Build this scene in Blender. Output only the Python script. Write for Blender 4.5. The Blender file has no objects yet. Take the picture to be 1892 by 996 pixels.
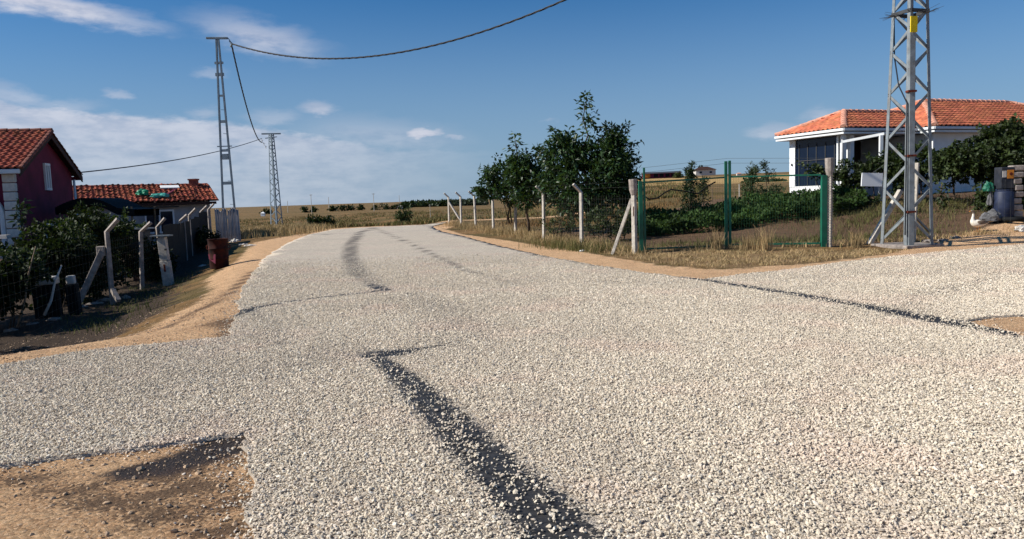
import bpy, bmesh, math, random
import numpy as np
from mathutils import Vector, Matrix, geometry
random.seed(7); rng = np.random.default_rng(7)
sc = bpy.context.scene
R_ = math.radians
# ------------------------------------------------------------------ camera
FPX, PITCH, ROLL, EYE = 1402.0, R_(5.38), R_(1.9), 1.65
fw = np.array([0, math.cos(PITCH), -math.sin(PITCH)]); up = np.array([0, math.sin(PITCH), math.cos(PITCH)]); rt = np.array([1.0, 0, 0])
cu = up*math.cos(ROLL)+rt*math.sin(ROLL); cr = rt*math.cos(ROLL)-up*math.sin(ROLL)
cam = bpy.data.cameras.new('camera'); cam.lens = 36*FPX/1892; cam.clip_start = 0.1; cam.clip_end = 20000
co = bpy.data.objects.new('camera', cam); sc.collection.objects.link(co)
M = Matrix(((cr[0], cu[0], -fw[0], 0), (cr[1], cu[1], -fw[1], 0), (cr[2], cu[2], -fw[2], EYE), (0, 0, 0, 1)))
co.matrix_world = M; sc.camera = co
# ------------------------------------------------------------------ sun, exposure
SUN_EL, SUN_AZ = R_(37), math.atan2(-0.99, -0.12)          # azimuth measured from +Y towards +X
SUND = Vector((math.sin(SUN_AZ)*math.cos(SUN_EL), math.cos(SUN_AZ)*math.cos(SUN_EL), math.sin(SUN_EL)))
sl = bpy.data.lights.new('sun', 'SUN'); sl.energy = 4.6; sl.angle = R_(0.5); sl.color = (1.0, 0.945, 0.86)
so = bpy.data.objects.new('sun', sl); sc.collection.objects.link(so)
so.rotation_euler = SUND.to_track_quat('Z', 'Y').to_euler()
sc.view_settings.view_transform = 'Standard'; sc.view_settings.look = 'None'; sc.view_settings.gamma = 1; sc.view_settings.exposure = 0.42
# ------------------------------------------------------------------ world sky with clouds
w = bpy.data.worlds.new('World'); sc.world = w; w.use_nodes = True
nt = w.node_tree; nt.nodes.clear()
class NB:
    def __init__(s, nt): s.nt = nt
    def n(s, t, **k):
        o = s.nt.nodes.new(t)
        for a, b in k.items(): setattr(o, a, b)
        return o
    def put(s, sock, v):
        if v is None: return
        if isinstance(v, bpy.types.NodeSocket): s.nt.links.new(v, sock)
        else: sock.default_value = v
    def m(s, op, a, b=None, c=None, clamp=False):
        o = s.n('ShaderNodeMath', operation=op); o.use_clamp = clamp
        s.put(o.inputs[0], a); s.put(o.inputs[1], b); s.put(o.inputs[2], c); return o.outputs[0]
    def noise(s, vec, scale, detail=3, rough=.5, dist=0, col=False):
        o = s.n('ShaderNodeTexNoise'); s.put(o.inputs['Vector'], vec); o.inputs['Scale'].default_value = scale
        o.inputs['Detail'].default_value = detail; o.inputs['Roughness'].default_value = rough; o.inputs['Distortion'].default_value = dist
        return o.outputs['Color' if col else 'Fac']
    def mix(s, f, a, b, mode='MIX'):
        o = s.n('ShaderNodeMix', data_type='RGBA', blend_type=mode); s.put(o.inputs[0], f)
        for i, v in ((6, a), (7, b)): s.put(o.inputs[i], v if isinstance(v, bpy.types.NodeSocket) else (*v[:3], 1))
        return o.outputs[2]
    def ss(s, x, a, b, lo=0, hi=1):
        o = s.n('ShaderNodeMapRange', interpolation_type='SMOOTHSTEP'); s.put(o.inputs[0], x)
        for i, v in ((1, a), (2, b), (3, lo), (4, hi)): s.put(o.inputs[i], v)
        return o.outputs[0]
    def ramp(s, f, stops):
        o = s.n('ShaderNodeValToRGB'); s.put(o.inputs[0], f); e = o.color_ramp.elements
        while len(e) < len(stops): e.new(.5)
        for i, (p, c) in enumerate(stops): e[i].position = p; e[i].color = (*c[:3], 1)
        return o.outputs[0]
    def attr(s, name): return s.n('ShaderNodeAttribute', attribute_name=name).outputs['Fac']
b = NB(nt)
sky = b.n('ShaderNodeTexSky', sky_type='NISHITA'); sky.sun_disc = False; sky.sun_elevation = SUN_EL; sky.sun_rotation = SUN_AZ % (2*math.pi)
sky.air_density = 1.0; sky.dust_density = 0.6; sky.ozone_density = 2.0; sky.altitude = 1000
tc = b.n('ShaderNodeTexCoord'); sep = b.n('ShaderNodeSeparateXYZ'); nt.links.new(tc.outputs['Generated'], sep.inputs[0])
dx, dy, dz = sep.outputs
az = b.m('ARCTAN2', dx, dy)                                   # radians, 0 = +Y, + to the right
el = b.m('ARCSINE', dz)
cv = b.n('ShaderNodeCombineXYZ'); b.put(cv.inputs[0], az); b.put(cv.inputs[1], b.m('MULTIPLY', el, 3.0)); b.put(cv.inputs[2], 0.0)
V = cv.outputs[0]
n1 = b.noise(V, 7, 6, .6); n2 = b.noise(V, 22, 5, .6); nf = b.noise(V, 3.0, 3, .5)
def pa(X, Y):                                                  # photo pixel -> direction angles
    d = fw*FPX+cr*(X-946)+cu*(498-Y); d = d/np.linalg.norm(d); return math.atan2(d[0], d[1]), math.asin(d[2])
waz = b.m('ADD', az, b.m('MULTIPLY', b.m('SUBTRACT', n1, .5), .09)); wel = b.m('ADD', el, b.m('MULTIPLY', b.m('SUBTRACT', n2, .5), .030))
def blob(X, Y, wx, wy, strength, slope=0.0, hard=.5):
    a0, e0 = pa(X, Y)
    u = b.m('SUBTRACT', waz, a0); v = b.m('SUBTRACT', b.m('SUBTRACT', wel, e0), b.m('MULTIPLY', u, slope))
    r = b.m('SQRT', b.m('ADD', b.m('POWER', b.m('DIVIDE', b.m('ABSOLUTE', u), wx/FPX), 2), b.m('POWER', b.m('DIVIDE', b.m('ABSOLUTE', v), wy/FPX), 2)))
    return b.ss(r, hard, 1.15, strength, 0.0)
dens = None
for a in ((480, 68, 140, 36, .62, -.20, .0), (420, 30, 70, 20, .16, -.1, 0), (60, 0, 200, 27, .9, -.15, .15), (386, 133, 32, 11, .28, 0, .1), (590, 203, 45, 16, .6, 0, .1), (500, 215, 55, 18, .3, 0, .1),
          (778, 246, 38, 13, .85, 0, .4), (832, 254, 26, 8, .5, 0, .2), (1440, 243, 55, 16, .4, 0, .1), (1508, 216, 34, 15, .4, 0, .2), (1010, 226, 20, 6, .2, 0, .1), (380, 210, 35, 14, .3, 0, .2),
          (700, 250, 190, 40, .34, -.1, 0), (210, 176, 26, 10, .4, 0, .2), (15, 178, 55, 20, .4, -.2, .2), (100, 196, 80, 16, .3, 0, .2)):
    q = blob(*a); dens = q if dens is None else b.m('MAXIMUM', dens, q)
# long bank of cloud on the left: its top edge falls to the right
topel = b.m('ADD', pa(0, 172)[1], b.m('MULTIPLY', b.m('ADD', b.m('MAXIMUM', az, -.85), .60), -.115))
topel = b.m('ADD', topel, b.m('MULTIPLY', b.m('SUBTRACT', n1, .5), .05)); topel = b.m('ADD', topel, b.m('MULTIPLY', b.m('SUBTRACT', n2, .5), .02))
under = b.ss(b.m('SUBTRACT', topel, el), -.003, .011)
fade = b.ss(el, .0, .15, .40, .82)
side = b.ss(az, pa(480, 0)[0], pa(1000, 0)[0], 1.0, 0.0)
bank = b.m('MULTIPLY', b.m('MULTIPLY', under, fade), b.m('MULTIPLY', side, b.ss(n1, .2, .5, .82, 1.0)))
dens = b.m('MAXIMUM', dens, bank)
dens = b.m('MULTIPLY', dens, b.ss(n2, .2, .55, .80, 1.0), clamp=True)
# pale haze towards the horizon
ha = b.ss(el, -.02, .30, .88, 0.0)
skc = b.mix(1.0, sky.outputs[0], (0.25, 0.70, 1.06), 'MULTIPLY')
skc = b.mix(ha, skc, (3.3, 4.5, 6.0))
cl = b.mix(b.ss(n2, .3, .7), (5.7, 6.1, 7.5), (8.2, 8.3, 9.2))
fin = b.mix(dens, skc, cl)
bg = b.n('ShaderNodeBackground'); b.put(bg.inputs[0], fin); bg.inputs[1].default_value = 0.066
out = b.n('ShaderNodeOutputWorld'); nt.links.new(bg.outputs[0], out.inputs[0])
# ------------------------------------------------------------------ terrain
def sstep(x, a, c): t = np.clip((x-a)/(c-a), 0, 1); return t*t*(3-2*t)
def xfence(y): return -9.8-.277*(y-18.5)
def terrain(x, y):
    x = np.asarray(x, float); y = np.asarray(y, float)
    h = np.zeros(np.broadcast(x, y).shape)
    # left yard, below the road
    s = (xfence(y)+3.6)-x
    gate = sstep(y-(x*.62+12.4), 0.0, 3.0)
    amp = .62-.50*sstep(y, 22, 38)
    left = -amp*sstep(s, 0.2, 3.4)*gate-.4*sstep(s, 3.5, 9)*gate*(1-sstep(y, 33, 45))
    h = h+left
    # right garden rising to the white house
    inside = sstep(x-(3.2-.26*(y-20.8)), -0.6, 1.2)*sstep(y, 20.2, 21.4)
    bank = sstep(x, 2, 12)
    h = h+inside*(.06+(.16+1.0*bank)*sstep(y, 21.5, 34)*1.05)
    h = h+.35*sstep(x, 11, 17)*sstep(y-(14+.42*x), 0.0, 3.0)*(1-sstep(y, 24, 34))
    # beyond the crest the land drops a little, then rises far off on the right
    h = h-.85*sstep(y, 52, 74)*(1-sstep(x/np.maximum(y, 1), -.02, .12))
    az_ = x/np.maximum(y, 1.0)
    h = h+6.6*sstep(y, 45, 300)*sstep(az_, .02, .19)*(1-.0*az_)*(y > 0)
    h = h+np.where(y > 60, .25*np.sin(x*.021+1)*np.sin(y*.017), 0)*(1-sstep(y, 300, 900))
    return h
def T(x, y): return float(terrain(x, y))
def rayd(X, Y): return fw*FPX+cr*(X-946)+cu*(498-Y)
def at(X, Y):                                                  # photo pixel -> point on the ground
    d = rayd(X, Y); d = d/d[1]; y = 2.0
    while y < 3000:
        p = d*y
        if p[2]+EYE <= T(p[0], p[1]): break
        y += .02+y*.001
    return Vector((d[0]*y, y, T(d[0]*y, y)))
def dep(X, Y, y):                                              # photo pixel at a known depth
    d = rayd(X, Y); d = d/d[1]; return Vector((d[0]*y, y, EYE+d[2]*y))
# ------------------------------------------------------------------ helpers
C = sc.collection
def tag(o, label=None, cat=None, group=None, kind=None):
    if label: o['label'] = label
    if cat: o['category'] = cat
    if group: o['group'] = group
    if kind: o['kind'] = kind
    return o
def thing(name, loc, label, cat, group=None, rz=0):
    o = bpy.data.objects.new(name, None); C.objects.link(o); o.location = loc; o.rotation_euler = (0, 0, rz); o.empty_display_size = .2
    return tag(o, label, cat, group)
class MB:
    def __init__(s): s.v = []; s.f = []
    def add(s, v, f):
        k = len(s.v); s.v += [tuple(p) for p in v]; s.f += [tuple(i+k for i in q) for q in f]; return s
    def box(s, c, size, rot=None, taper=1.0):
        x, y, z = [a/2 for a in size]; V8 = [Vector((sx*x*(taper if sz > 0 else 1), sy*y*(taper if sz > 0 else 1), sz*z)) for sz in (-1, 1) for sy in (-1, 1) for sx in (-1, 1)]
        if rot is not None: V8 = [rot @ v for v in V8]
        c = Vector(c)
        return s.add([v+c for v in V8], [(0, 2, 3, 1), (4, 5, 7, 6), (0, 1, 5, 4), (2, 6, 7, 3), (0, 4, 6, 2), (1, 3, 7, 5)])
    def bar(s, a, c, w_, d_=None, upv=(0, 0, 1)):              # box section bar from a to c
        a = Vector(a); c = Vector(c); d_ = d_ or w_; z = (c-a).normalized(); u = Vector(upv)
        if abs(z.dot(u)) > .95: u = Vector((0, 1, 0))
        x = u.cross(z).normalized(); y = z.cross(x)
        P = [p+x*(w_/2*i)+y*(d_/2*j) for p in (a, c) for j in (-1, 1) for i in (-1, 1)]
        return s.add(P, [(0, 2, 3, 1), (4, 5, 7, 6), (0, 1, 5, 4), (2, 6, 7, 3), (0, 4, 6, 2), (1, 3, 7, 5)])
    def tube(s, pts, rad, n=6, sq=None):
        pts = [Vector(p) for p in pts]; k = len(pts); rad = rad if hasattr(rad, '__len__') else [rad]*k; rings = []; pu = None
        for i, p in enumerate(pts):
            t = (pts[min(i+1, k-1)]-pts[max(i-1, 0)]).normalized()
            if pu is None:
                pu = Vector((0, 0, 1)) if abs(t.z) < .9 else Vector((1, 0, 0))
            x = pu.cross(t).normalized(); y = t.cross(x).normalized(); pu = y
            rx = rad[i]; ry = rx*(sq[i] if sq else 1)
            rings.append([p+x*(rx*math.cos(2*math.pi*j/n))+y*(ry*math.sin(2*math.pi*j/n)) for j in range(n)])
        F = [tuple((i*n+j, i*n+(j+1) % n, (i+1)*n+(j+1) % n, (i+1)*n+j)) for i in range(k-1) for j in range(n)]
        F += [tuple(range(n-1, -1, -1)), tuple((k-1)*n+j for j in range(n))]
        return s.add([v for r in rings for v in r], F)
    def mesh(s, name, smooth=False):
        m = bpy.data.meshes.new(name); m.from_pydata(s.v, [], s.f); m.update()
        if smooth: m.shade_smooth()
        return m
    def build(s, name, mat, parent=None, smooth=False, bevel=0):
        o = bpy.data.objects.new(name, s.mesh(name, smooth)); C.objects.link(o); o.data.materials.append(mat); o.parent = parent
        if bevel:
            mo = o.modifiers.new('bevel', 'BEVEL'); mo.width = bevel; mo.segments = 2; mo.limit_method = 'ANGLE'
        return o
def npmesh(name, V_, F_, mat, parent=None, smooth=False):      # V (n,3), F (m,k) same k
    V_ = np.asarray(V_, np.float32); F_ = np.asarray(F_, np.int32); m = bpy.data.meshes.new(name); k = F_.shape[1]
    m.vertices.add(len(V_)); m.vertices.foreach_set('co', V_.ravel()); m.loops.add(F_.size); m.loops.foreach_set('vertex_index', F_.ravel())
    m.polygons.add(len(F_)); m.polygons.foreach_set('loop_start', np.arange(0, F_.size, k, dtype=np.int32)); m.polygons.foreach_set('loop_total', np.full(len(F_), k, np.int32))
    m.update(calc_edges=True); m.validate()
    if smooth: m.shade_smooth()
    o = bpy.data.objects.new(name, m); C.objects.link(o); m.materials.append(mat); o.parent = parent; return o
def fattr(o, name, arr):
    a = o.data.attributes.new(name, 'FLOAT', 'POINT'); a.data.foreach_set('value', np.asarray(arr, np.float32))
def inst(mesh, name, parent, mat4):
    o = bpy.data.objects.new(name, mesh); C.objects.link(o); o.parent = parent; o.matrix_local = mat4; return o
# ------------------------------------------------------------------ materials
def newmat(name):
    m = bpy.data.materials.new(name); m.use_nodes = True; t = m.node_tree; p = t.nodes['Principled BSDF']; return m, NB(t), p
def mat(name, col, rough=.8, var=.25, scale=6, metal=0, bump=0, bscale=60, island=0, spec=.3, dirt=None, trans=0):
    m, q, p = newmat(name)
    tcn = q.n('ShaderNodeTexCoord').outputs['Object']
    n = q.noise(tcn, scale, 5, .6)
    dk = tuple(c*(1-var) for c in col); lt = tuple(min(1, c*(1+var)) for c in col)
    c = q.mix(q.ss(n, .3, .7), dk, lt)
    if island:
        r = q.n('ShaderNodeNewGeometry').outputs['Random Per Island']
        hs = q.n('ShaderNodeHueSaturation'); q.put(hs.inputs['Color'], c); q.put(hs.inputs['Value'], q.ss(r, 0, 1, 1-island, 1+island)); q.put(hs.inputs['Hue'], q.m('ADD', .5, q.m('MULTIPLY', q.m('SUBTRACT', q.m('FRACT', q.m('MULTIPLY', r, 7.3)), .5), island*.06))); c = hs.outputs[0]
    if dirt:
        n3 = q.noise(tcn, scale*.6, 6, .7); c = q.mix(q.ss(n3, .45, .75, 0, dirt[1]), c, dirt[0])
    q.put(p.inputs['Base Color'], c); p.inputs['Roughness'].default_value = rough; p.inputs['Metallic'].default_value = metal; p.inputs['Specular IOR Level'].default_value = spec
    if bump:
        bn = q.n('ShaderNodeBump'); bn.inputs['Strength'].default_value = bump; bn.inputs['Distance'].default_value = .01
        q.put(bn.inputs['Height'], q.noise(tcn, bscale, 4, .6)); q.nt.links.new(bn.outputs[0], p.inputs['Normal'])
    if trans:
        tr = q.n('ShaderNodeBsdfTranslucent'); q.put(tr.inputs[0], q.mix(.5, c, (.10, .16, .015))); mx = q.n('ShaderNodeMixShader'); mx.inputs[0].default_value = trans
        q.nt.links.new(p.outputs[0], mx.inputs[1]); q.nt.links.new(tr.outputs[0], mx.inputs[2]); q.nt.links.new(mx.outputs[0], q.nt.nodes['Material Output'].inputs[0])
    return m
K = {}
K['concrete'] = mat('concrete', (.50, .46, .40), .9, .22, 9, bump=.5, bscale=50, dirt=((.22, .19, .16), .5))
K['concrete_d'] = mat('old_concrete', (.30, .26, .23), .9, .3, 9, bump=.5, bscale=40, dirt=((.12, .10, .09), .6))
K['galv'] = mat('galvanized_steel', (.215, .245, .26), .55, .2, 5, metal=.25, spec=.4, dirt=((.17, .13, .10), .55))
K['galv_d'] = mat('dull_galvanized_steel', (.17, .22, .26), .6, .2, 5, metal=.2, spec=.4)
K['rust'] = mat('rusty_iron', (.13, .024, .010), .9, .5, 9, bump=.3, dirt=((.012, .007, .006), .95))
K['green'] = mat('green_painted_steel', (.006, .125, .072), .5, .2, 4, spec=.4, dirt=((.03, .07, .05), .4))
K['wire'] = mat('galvanized_wire', (.09, .095, .085), .6, .1)
K['gwire'] = mat('green_coated_wire', (.01, .06, .03), .6, .1)
K['cable'] = mat('black_cable', (.012, .014, .02), .5, .2)
K['white'] = mat('white_plaster', (.78, .80, .80), .85, .06, 2, bump=.1, dirt=((.55, .55, .53), .35))
K['grayplaster'] = mat('grey_plaster', (.34, .34, .35), .9, .12, 2, bump=.2, dirt=((.2, .2, .2), .4))
K['whitetrim'] = mat('white_trim', (.72, .74, .74), .6, .05, 3)
K['redwall'] = mat('dark_red_plaster', (.145, .016, .042), .85, .18, 1.5, bump=.15, dirt=((.045, .008, .014), .5))
K['tile_old'] = mat('weathered_clay_tile', (.38, .095, .048), .85, .25, 5, bump=.3, island=.28, dirt=((.20, .07, .045), .6))
K['tile_new'] = mat('orange_clay_tile', (.50, .155, .078), .85, .22, 5, bump=.2, island=.24, dirt=((.36, .12, .07), .6))
K['ridge'] = mat('pale_ridge_tile', (.60, .31, .21), .85, .2, 6, island=.2)
K['ridge_old'] = mat('old_ridge_tile', (.20, .075, .05), .9, .3, 6, island=.2)
K['darkwood'] = mat('dark_wood', (.045, .02, .015), .8, .3, 8)
K['wood'] = mat('weathered_wood', (.20, .15, .10), .9, .3, 8, bump=.3)
K['stone'] = mat('cut_white_stone', (.56, .53, .48), .9, .12, 8, bump=.4, island=.14)
K['glass'] = mat('dark_window_glass', (.004, .010, .026), .12, .1, 3, spec=.22)
K['black'] = mat('black_sheet', (.008, .009, .010), .8, .3, 4, spec=.15)
K['dkgray'] = mat('dark_grey_metal', (.05, .052, .055), .6, .2, 4)
K['corr'] = mat('grey_corrugated_sheet', (.36, .335, .33), .7, .2, 4, dirt=((.16, .11, .08), .5))
K['bark'] = mat('tree_bark', (.085, .06, .042), .95, .3, 12, bump=.6, bscale=30)
K['leaf'] = mat('walnut_leaf', (.025, .056, .017), .45, .35, 1.2, island=.45, spec=.35, trans=.22)
K['leaf2'] = mat('dark_leaf', (.016, .032, .009), .5, .35, 1.5, island=.45, spec=.25, trans=.12)
K['shadeleaf'] = mat('shade_darkened_leaf', (.011, .020, .006), .7, .4, 1.5, island=.5, spec=.15, trans=.1)  # leaf colour lowered to carry the shade of the left yard
K['vine'] = mat('vine_leaf', (.030, .046, .013), .6, .35, 1.5, island=.5, spec=.3, trans=.18)
K['crop'] = mat('green_crop_leaf', (.034, .066, .016), .7, .55, 1.0, island=.4, spec=.2, trans=.25)
K['shrub'] = mat('olive_shrub_leaf', (.055, .075, .028), .7, .35, 1.2, island=.35, trans=.2)
K['straw'] = mat('dry_grass_blade', (.40, .285, .145), .9, .3, 2, island=.35, trans=.15)
K['fieldstraw'] = mat('brown_field_stubble', (.20, .115, .045), .9, .3, 2, island=.35, trans=.1)
K['weed'] = mat('olive_weed_blade', (.12, .115, .04), .9, .3, 2, island=.35, trans=.15)
K['tarp'] = mat('green_plastic_tarp', (.0, .24, .115), .45, .25, 4, spec=.4)
K['teal'] = mat('teal_plastic_tarp', (.08, .38, .30), .5, .4, 7, spec=.4)
K['yellow'] = mat('yellow_sign_paint', (.75, .55, .0), .5, .08, 4)
K['orange'] = mat('orange_plastic', (.55, .20, .02), .5, .15, 5)
K['shadenavy'] = mat('shade_darkened_enamel', (.022, .026, .036), .6, .3, 5, dirt=((.08, .07, .06), .4))  # cabinet colour darkened in place of the vine's shade
K['rag'] = mat('grey_rag', (.13, .13, .135), .95, .3, 6, bump=.5)
K['drum'] = mat('shade_darkened_rusty_steel', (.040, .006, .003), .9, .5, 6, bump=.3, dirt=((.004, .003, .003), 1.0))  # rust with the bin's shade put into its near-black colour
K['blue'] = mat('shade_darkened_blue_plastic', (.016, .024, .055), .55, .3, 4)  # barrel blue darkened to stand for shade under the vine
K['brick'] = mat('chimney_brick', (.22, .06, .04), .9, .25, 9, island=.2)
K['feather'] = mat('white_feathers', (.80, .75, .66), .9, .08, 14, bump=.3)
K['brownfeather'] = mat('brown_feathers', (.20, .15, .11), .9, .25, 20, bump=.3)
K['beak'] = mat('orange_beak', (.55, .2, .04), .5)
def stone_mat():
    m, q, p = newmat('limestone_chip')
    r = q.n('ShaderNodeObjectInfo').outputs['Random']
    pos = q.n('ShaderNodeNewGeometry').outputs['Position']
    c = q.ramp(r, [(0, (.36, .305, .24)), (.12, (.52, .45, .35)), (.35, (.66, .575, .445)), (.65, (.74, .655, .515)), (.85, (.68, .56, .44)), (1, (.84, .78, .66))])
    c = q.mix(q.ss(q.noise(pos, .32, 5, .65), .42, .66, 0, .42), c, (.46, .395, .31))
    pk = q.ss(q.noise(pos, .7, 3, .5), .50, .68, 0, .32)
    c = q.mix(pk, c, (.68, .50, .40)); q.put(p.inputs['Base Color'], c); p.inputs['Roughness'].default_value = .9; p.inputs['Specular IOR Level'].default_value = .15
    return m
K['chip'] = stone_mat()
K['pebble'] = mat('tan_pebble', (.44, .31, .20), .95, .3, 20)
# ground ---------------------------------------------------------------
def ground_mat():
    m, q, p = newmat('earth')
    pos = q.n('ShaderNodeNewGeometry').outputs['Position']
    n_s = q.noise(pos, 34, 8, .82); n_m = q.noise(pos, 2.6, 6, .65); n_l = q.noise(pos, .35, 5, .6); n_x = q.noise(pos, .035, 4, .6)
    st = q.n('ShaderNodeMapping'); st.inputs['Scale'].default_value = (.16, 1, 1); q.nt.links.new(pos, st.inputs[0]); n_st = q.noise(st.outputs[0], .22, 5, .65); n_st2 = q.noise(st.outputs[0], 1.6, 4, .65)
    # far field: brown stubble with olive bands
    fld = q.mix(q.ss(n_st, .44, .56), (.24, .135, .052), (.125, .090, .030)); fld = q.mix(q.ss(n_st2, .45, .70, 0, .75), fld, (.075, .060, .020)); fld = q.mix(q.ss(n_l, .5, .75, 0, .8), fld, (.30, .185, .085)); fld = q.mix(q.ss(n_m, .4, .7, 0, .5), fld, (.10, .07, .03))
    yel = q.mix(q.ss(n_st2, .4, .6), (.44, .30, .12), (.36, .23, .095))
    sand = q.mix(q.ss(n_m, .35, .65), (.51, .295, .150), (.64, .40, .215)); sand = q.mix(q.ss(n_s, .46, .58, 0, .75), sand, (.74, .52, .32)); sand = q.mix(q.ss(n_s, .42, .34, 0, .6), sand, (.25, .14, .075))
    straw = q.mix(q.ss(n_s, .35, .65), (.17, .105, .05), (.36, .235, .115)); straw = q.mix(q.ss(n_m, .5, .7, 0, .5), straw, (.11, .08, .035))
    soil = q.mix(q.ss(n_s, .35, .65), (.070, .042, .026), (.20, .12, .070)); soil = q.mix(q.ss(n_m, .45, .7, 0, .6), soil, (.14, .09, .045))
    dark = q.mix(n_m, (.036, .024, .016), (.075, .05, .032))  # dark soil, with the yard's shade put into its colour
    wob = q.m('MULTIPLY', q.m('SUBTRACT', q.m('ADD', q.m('MULTIPLY', n_m, .5), q.m('MULTIPLY', n_s, .5)), .5), 1.9)
    def mk(name): return q.ss(q.m('ADD', q.attr(name), wob), .38, .62)
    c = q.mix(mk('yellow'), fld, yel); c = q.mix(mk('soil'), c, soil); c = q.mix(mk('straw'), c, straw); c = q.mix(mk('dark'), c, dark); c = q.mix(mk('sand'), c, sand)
    tarw = q.ss(q.m('ADD', q.attr('tar'), q.m('MULTIPLY', wob, .8)), .30, .62, 0, .96); c = q.mix(tarw, c, (.016, .013, .014))
    vp = q.n('ShaderNodeTexVoronoi'); vp.inputs['Scale'].default_value = 48; q.nt.links.new(pos, vp.inputs[0]); vs = q.n('ShaderNodeSeparateColor'); q.nt.links.new(vp.outputs['Color'], vs.inputs[0])
    grain = q.m('ADD', q.m('MULTIPLY', vs.outputs[0], .62), .69); gcc = q.n('ShaderNodeCombineXYZ'); [q.put(gcc.inputs[i_], grain) for i_ in range(3)]; c = q.mix(1.0, c, gcc.outputs[0], 'MULTIPLY')
    st_ = q.ss(q.m('ADD', q.m('ADD', q.attr('stain'), wob), q.m('MULTIPLY', q.m('SUBTRACT', vs.outputs[1], .5), .5)), .3, .7, 0, .80); c = q.mix(st_, c, (.07, .042, .028))
    q.put(p.inputs['Base Color'], c); q.put(p.inputs['Roughness'], q.m('SUBTRACT', .95, q.m('MULTIPLY', tarw, .45))); p.inputs['Specular IOR Level'].default_value = .2
    bn = q.n('ShaderNodeBump'); bn.inputs['Strength'].default_value = 1.0; bn.inputs['Distance'].default_value = .035
    q.put(bn.inputs['Height'], q.m('ADD', q.m('ADD', q.m('MULTIPLY', n_s, 1.0), q.m('MULTIPLY', n_m, 1.0)), q.m('MULTIPLY', vp.outputs['Distance'], -.35))); q.nt.links.new(bn.outputs[0], p.inputs['Normal'])
    return m
def road_mat():
    m, q, p = newmat('chip_seal')
    pos = q.n('ShaderNodeNewGeometry').outputs['Position']
    vo = q.n('ShaderNodeTexVoronoi'); vo.inputs['Scale'].default_value = 62; vo.inputs['Randomness'].default_value = 1; q.nt.links.new(pos, vo.inputs[0])
    ve = q.n('ShaderNodeTexVoronoi', feature='DISTANCE_TO_EDGE'); ve.inputs['Scale'].default_value = 62; q.nt.links.new(pos, ve.inputs[0])
    sepc = q.n('ShaderNodeSeparateColor'); q.nt.links.new(vo.outputs['Color'], sepc.inputs[0])
    c = q.ramp(sepc.outputs[0], [(0, (.32, .27, .21)), (.25, (.61, .52, .40)), (.6, (.73, .635, .49)), (1, (.80, .72, .59))])
    pk = q.ss(q.noise(pos, .7, 3, .5), .50, .68, 0, .32); c = q.mix(pk, c, (.68, .49, .41))
    c = q.mix(q.ss(ve.outputs['Distance'], .0, .09, .85, 0), c, (.20, .165, .135))  # dark gaps painted in for the shadows between chips
    c = q.mix(q.ss(q.noise(pos, .32, 5, .65), .42, .66, 0, .38), c, (.46, .395, .31)); n1_ = q.noise(pos, 7, 5, .7); n2_ = q.noise(pos, 45, 3, .6); n3_ = q.noise(pos, .5, 4, .6)
    c = q.mix(q.ss(n3_, .42, .7, 0, .22), c, (.34, .30, .26)); n5_ = q.noise(pos, 4.5, 5, .75); c = q.mix(q.ss(n5_, .42, .62, 0, .30), c, (.30, .255, .21)); n4_ = q.noise(pos, 16, 4, .7); c = q.mix(q.ss(n4_, .45, .75, 0, .45), c, (.25, .21, .175)); c = q.mix(q.ss(n4_, .30, .48, .35, 0), c, (.80, .74, .66))
    wob = q.m('ADD', q.m('MULTIPLY', q.m('SUBTRACT', n1_, .5), .8), q.m('MULTIPLY', q.m('SUBTRACT', n2_, .5), 1.2))
    wear = q.ss(q.m('ADD', q.attr('wear'), wob), .25, .85, 0, .82); c = q.mix(wear, c, (.10, .088, .078))
    tar = q.ss(q.m('ADD', q.attr('tar'), wob), .40, .56)
    base = q.ss(q.attr('near'), .25, .85)                      # bed under the real loose chips
    c = q.mix(q.m('MULTIPLY', base, .6), c, (.44, .375, .30))
    c = q.mix(tar, c, q.mix(q.ss(n4_, .35, .65), (.014, .0135, .0135), (.045, .043, .042)))
    q.put(p.inputs['Base Color'], c); q.put(p.inputs['Roughness'], q.m('SUBTRACT', .92, q.m('MULTIPLY', tar, q.ss(n1_, .35, .65, .22, .42)))); p.inputs['Specular IOR Level'].default_value = .25
    bn = q.n('ShaderNodeBump'); bn.inputs['Distance'].default_value = .006; q.put(bn.inputs['Strength'], q.m('SUBTRACT', .55, q.m('MULTIPLY', tar, .45)))
    q.put(bn.inputs['Height'], q.m('ADD', q.m('MULTIPLY', q.ss(ve.outputs['Distance'], 0, .3), 1.0), q.m('MULTIPLY', sepc.outputs[1], .7))); q.nt.links.new(bn.outputs[0], p.inputs['Normal'])
    return m
K['ground'] = ground_mat(); K['road'] = road_mat()
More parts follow.
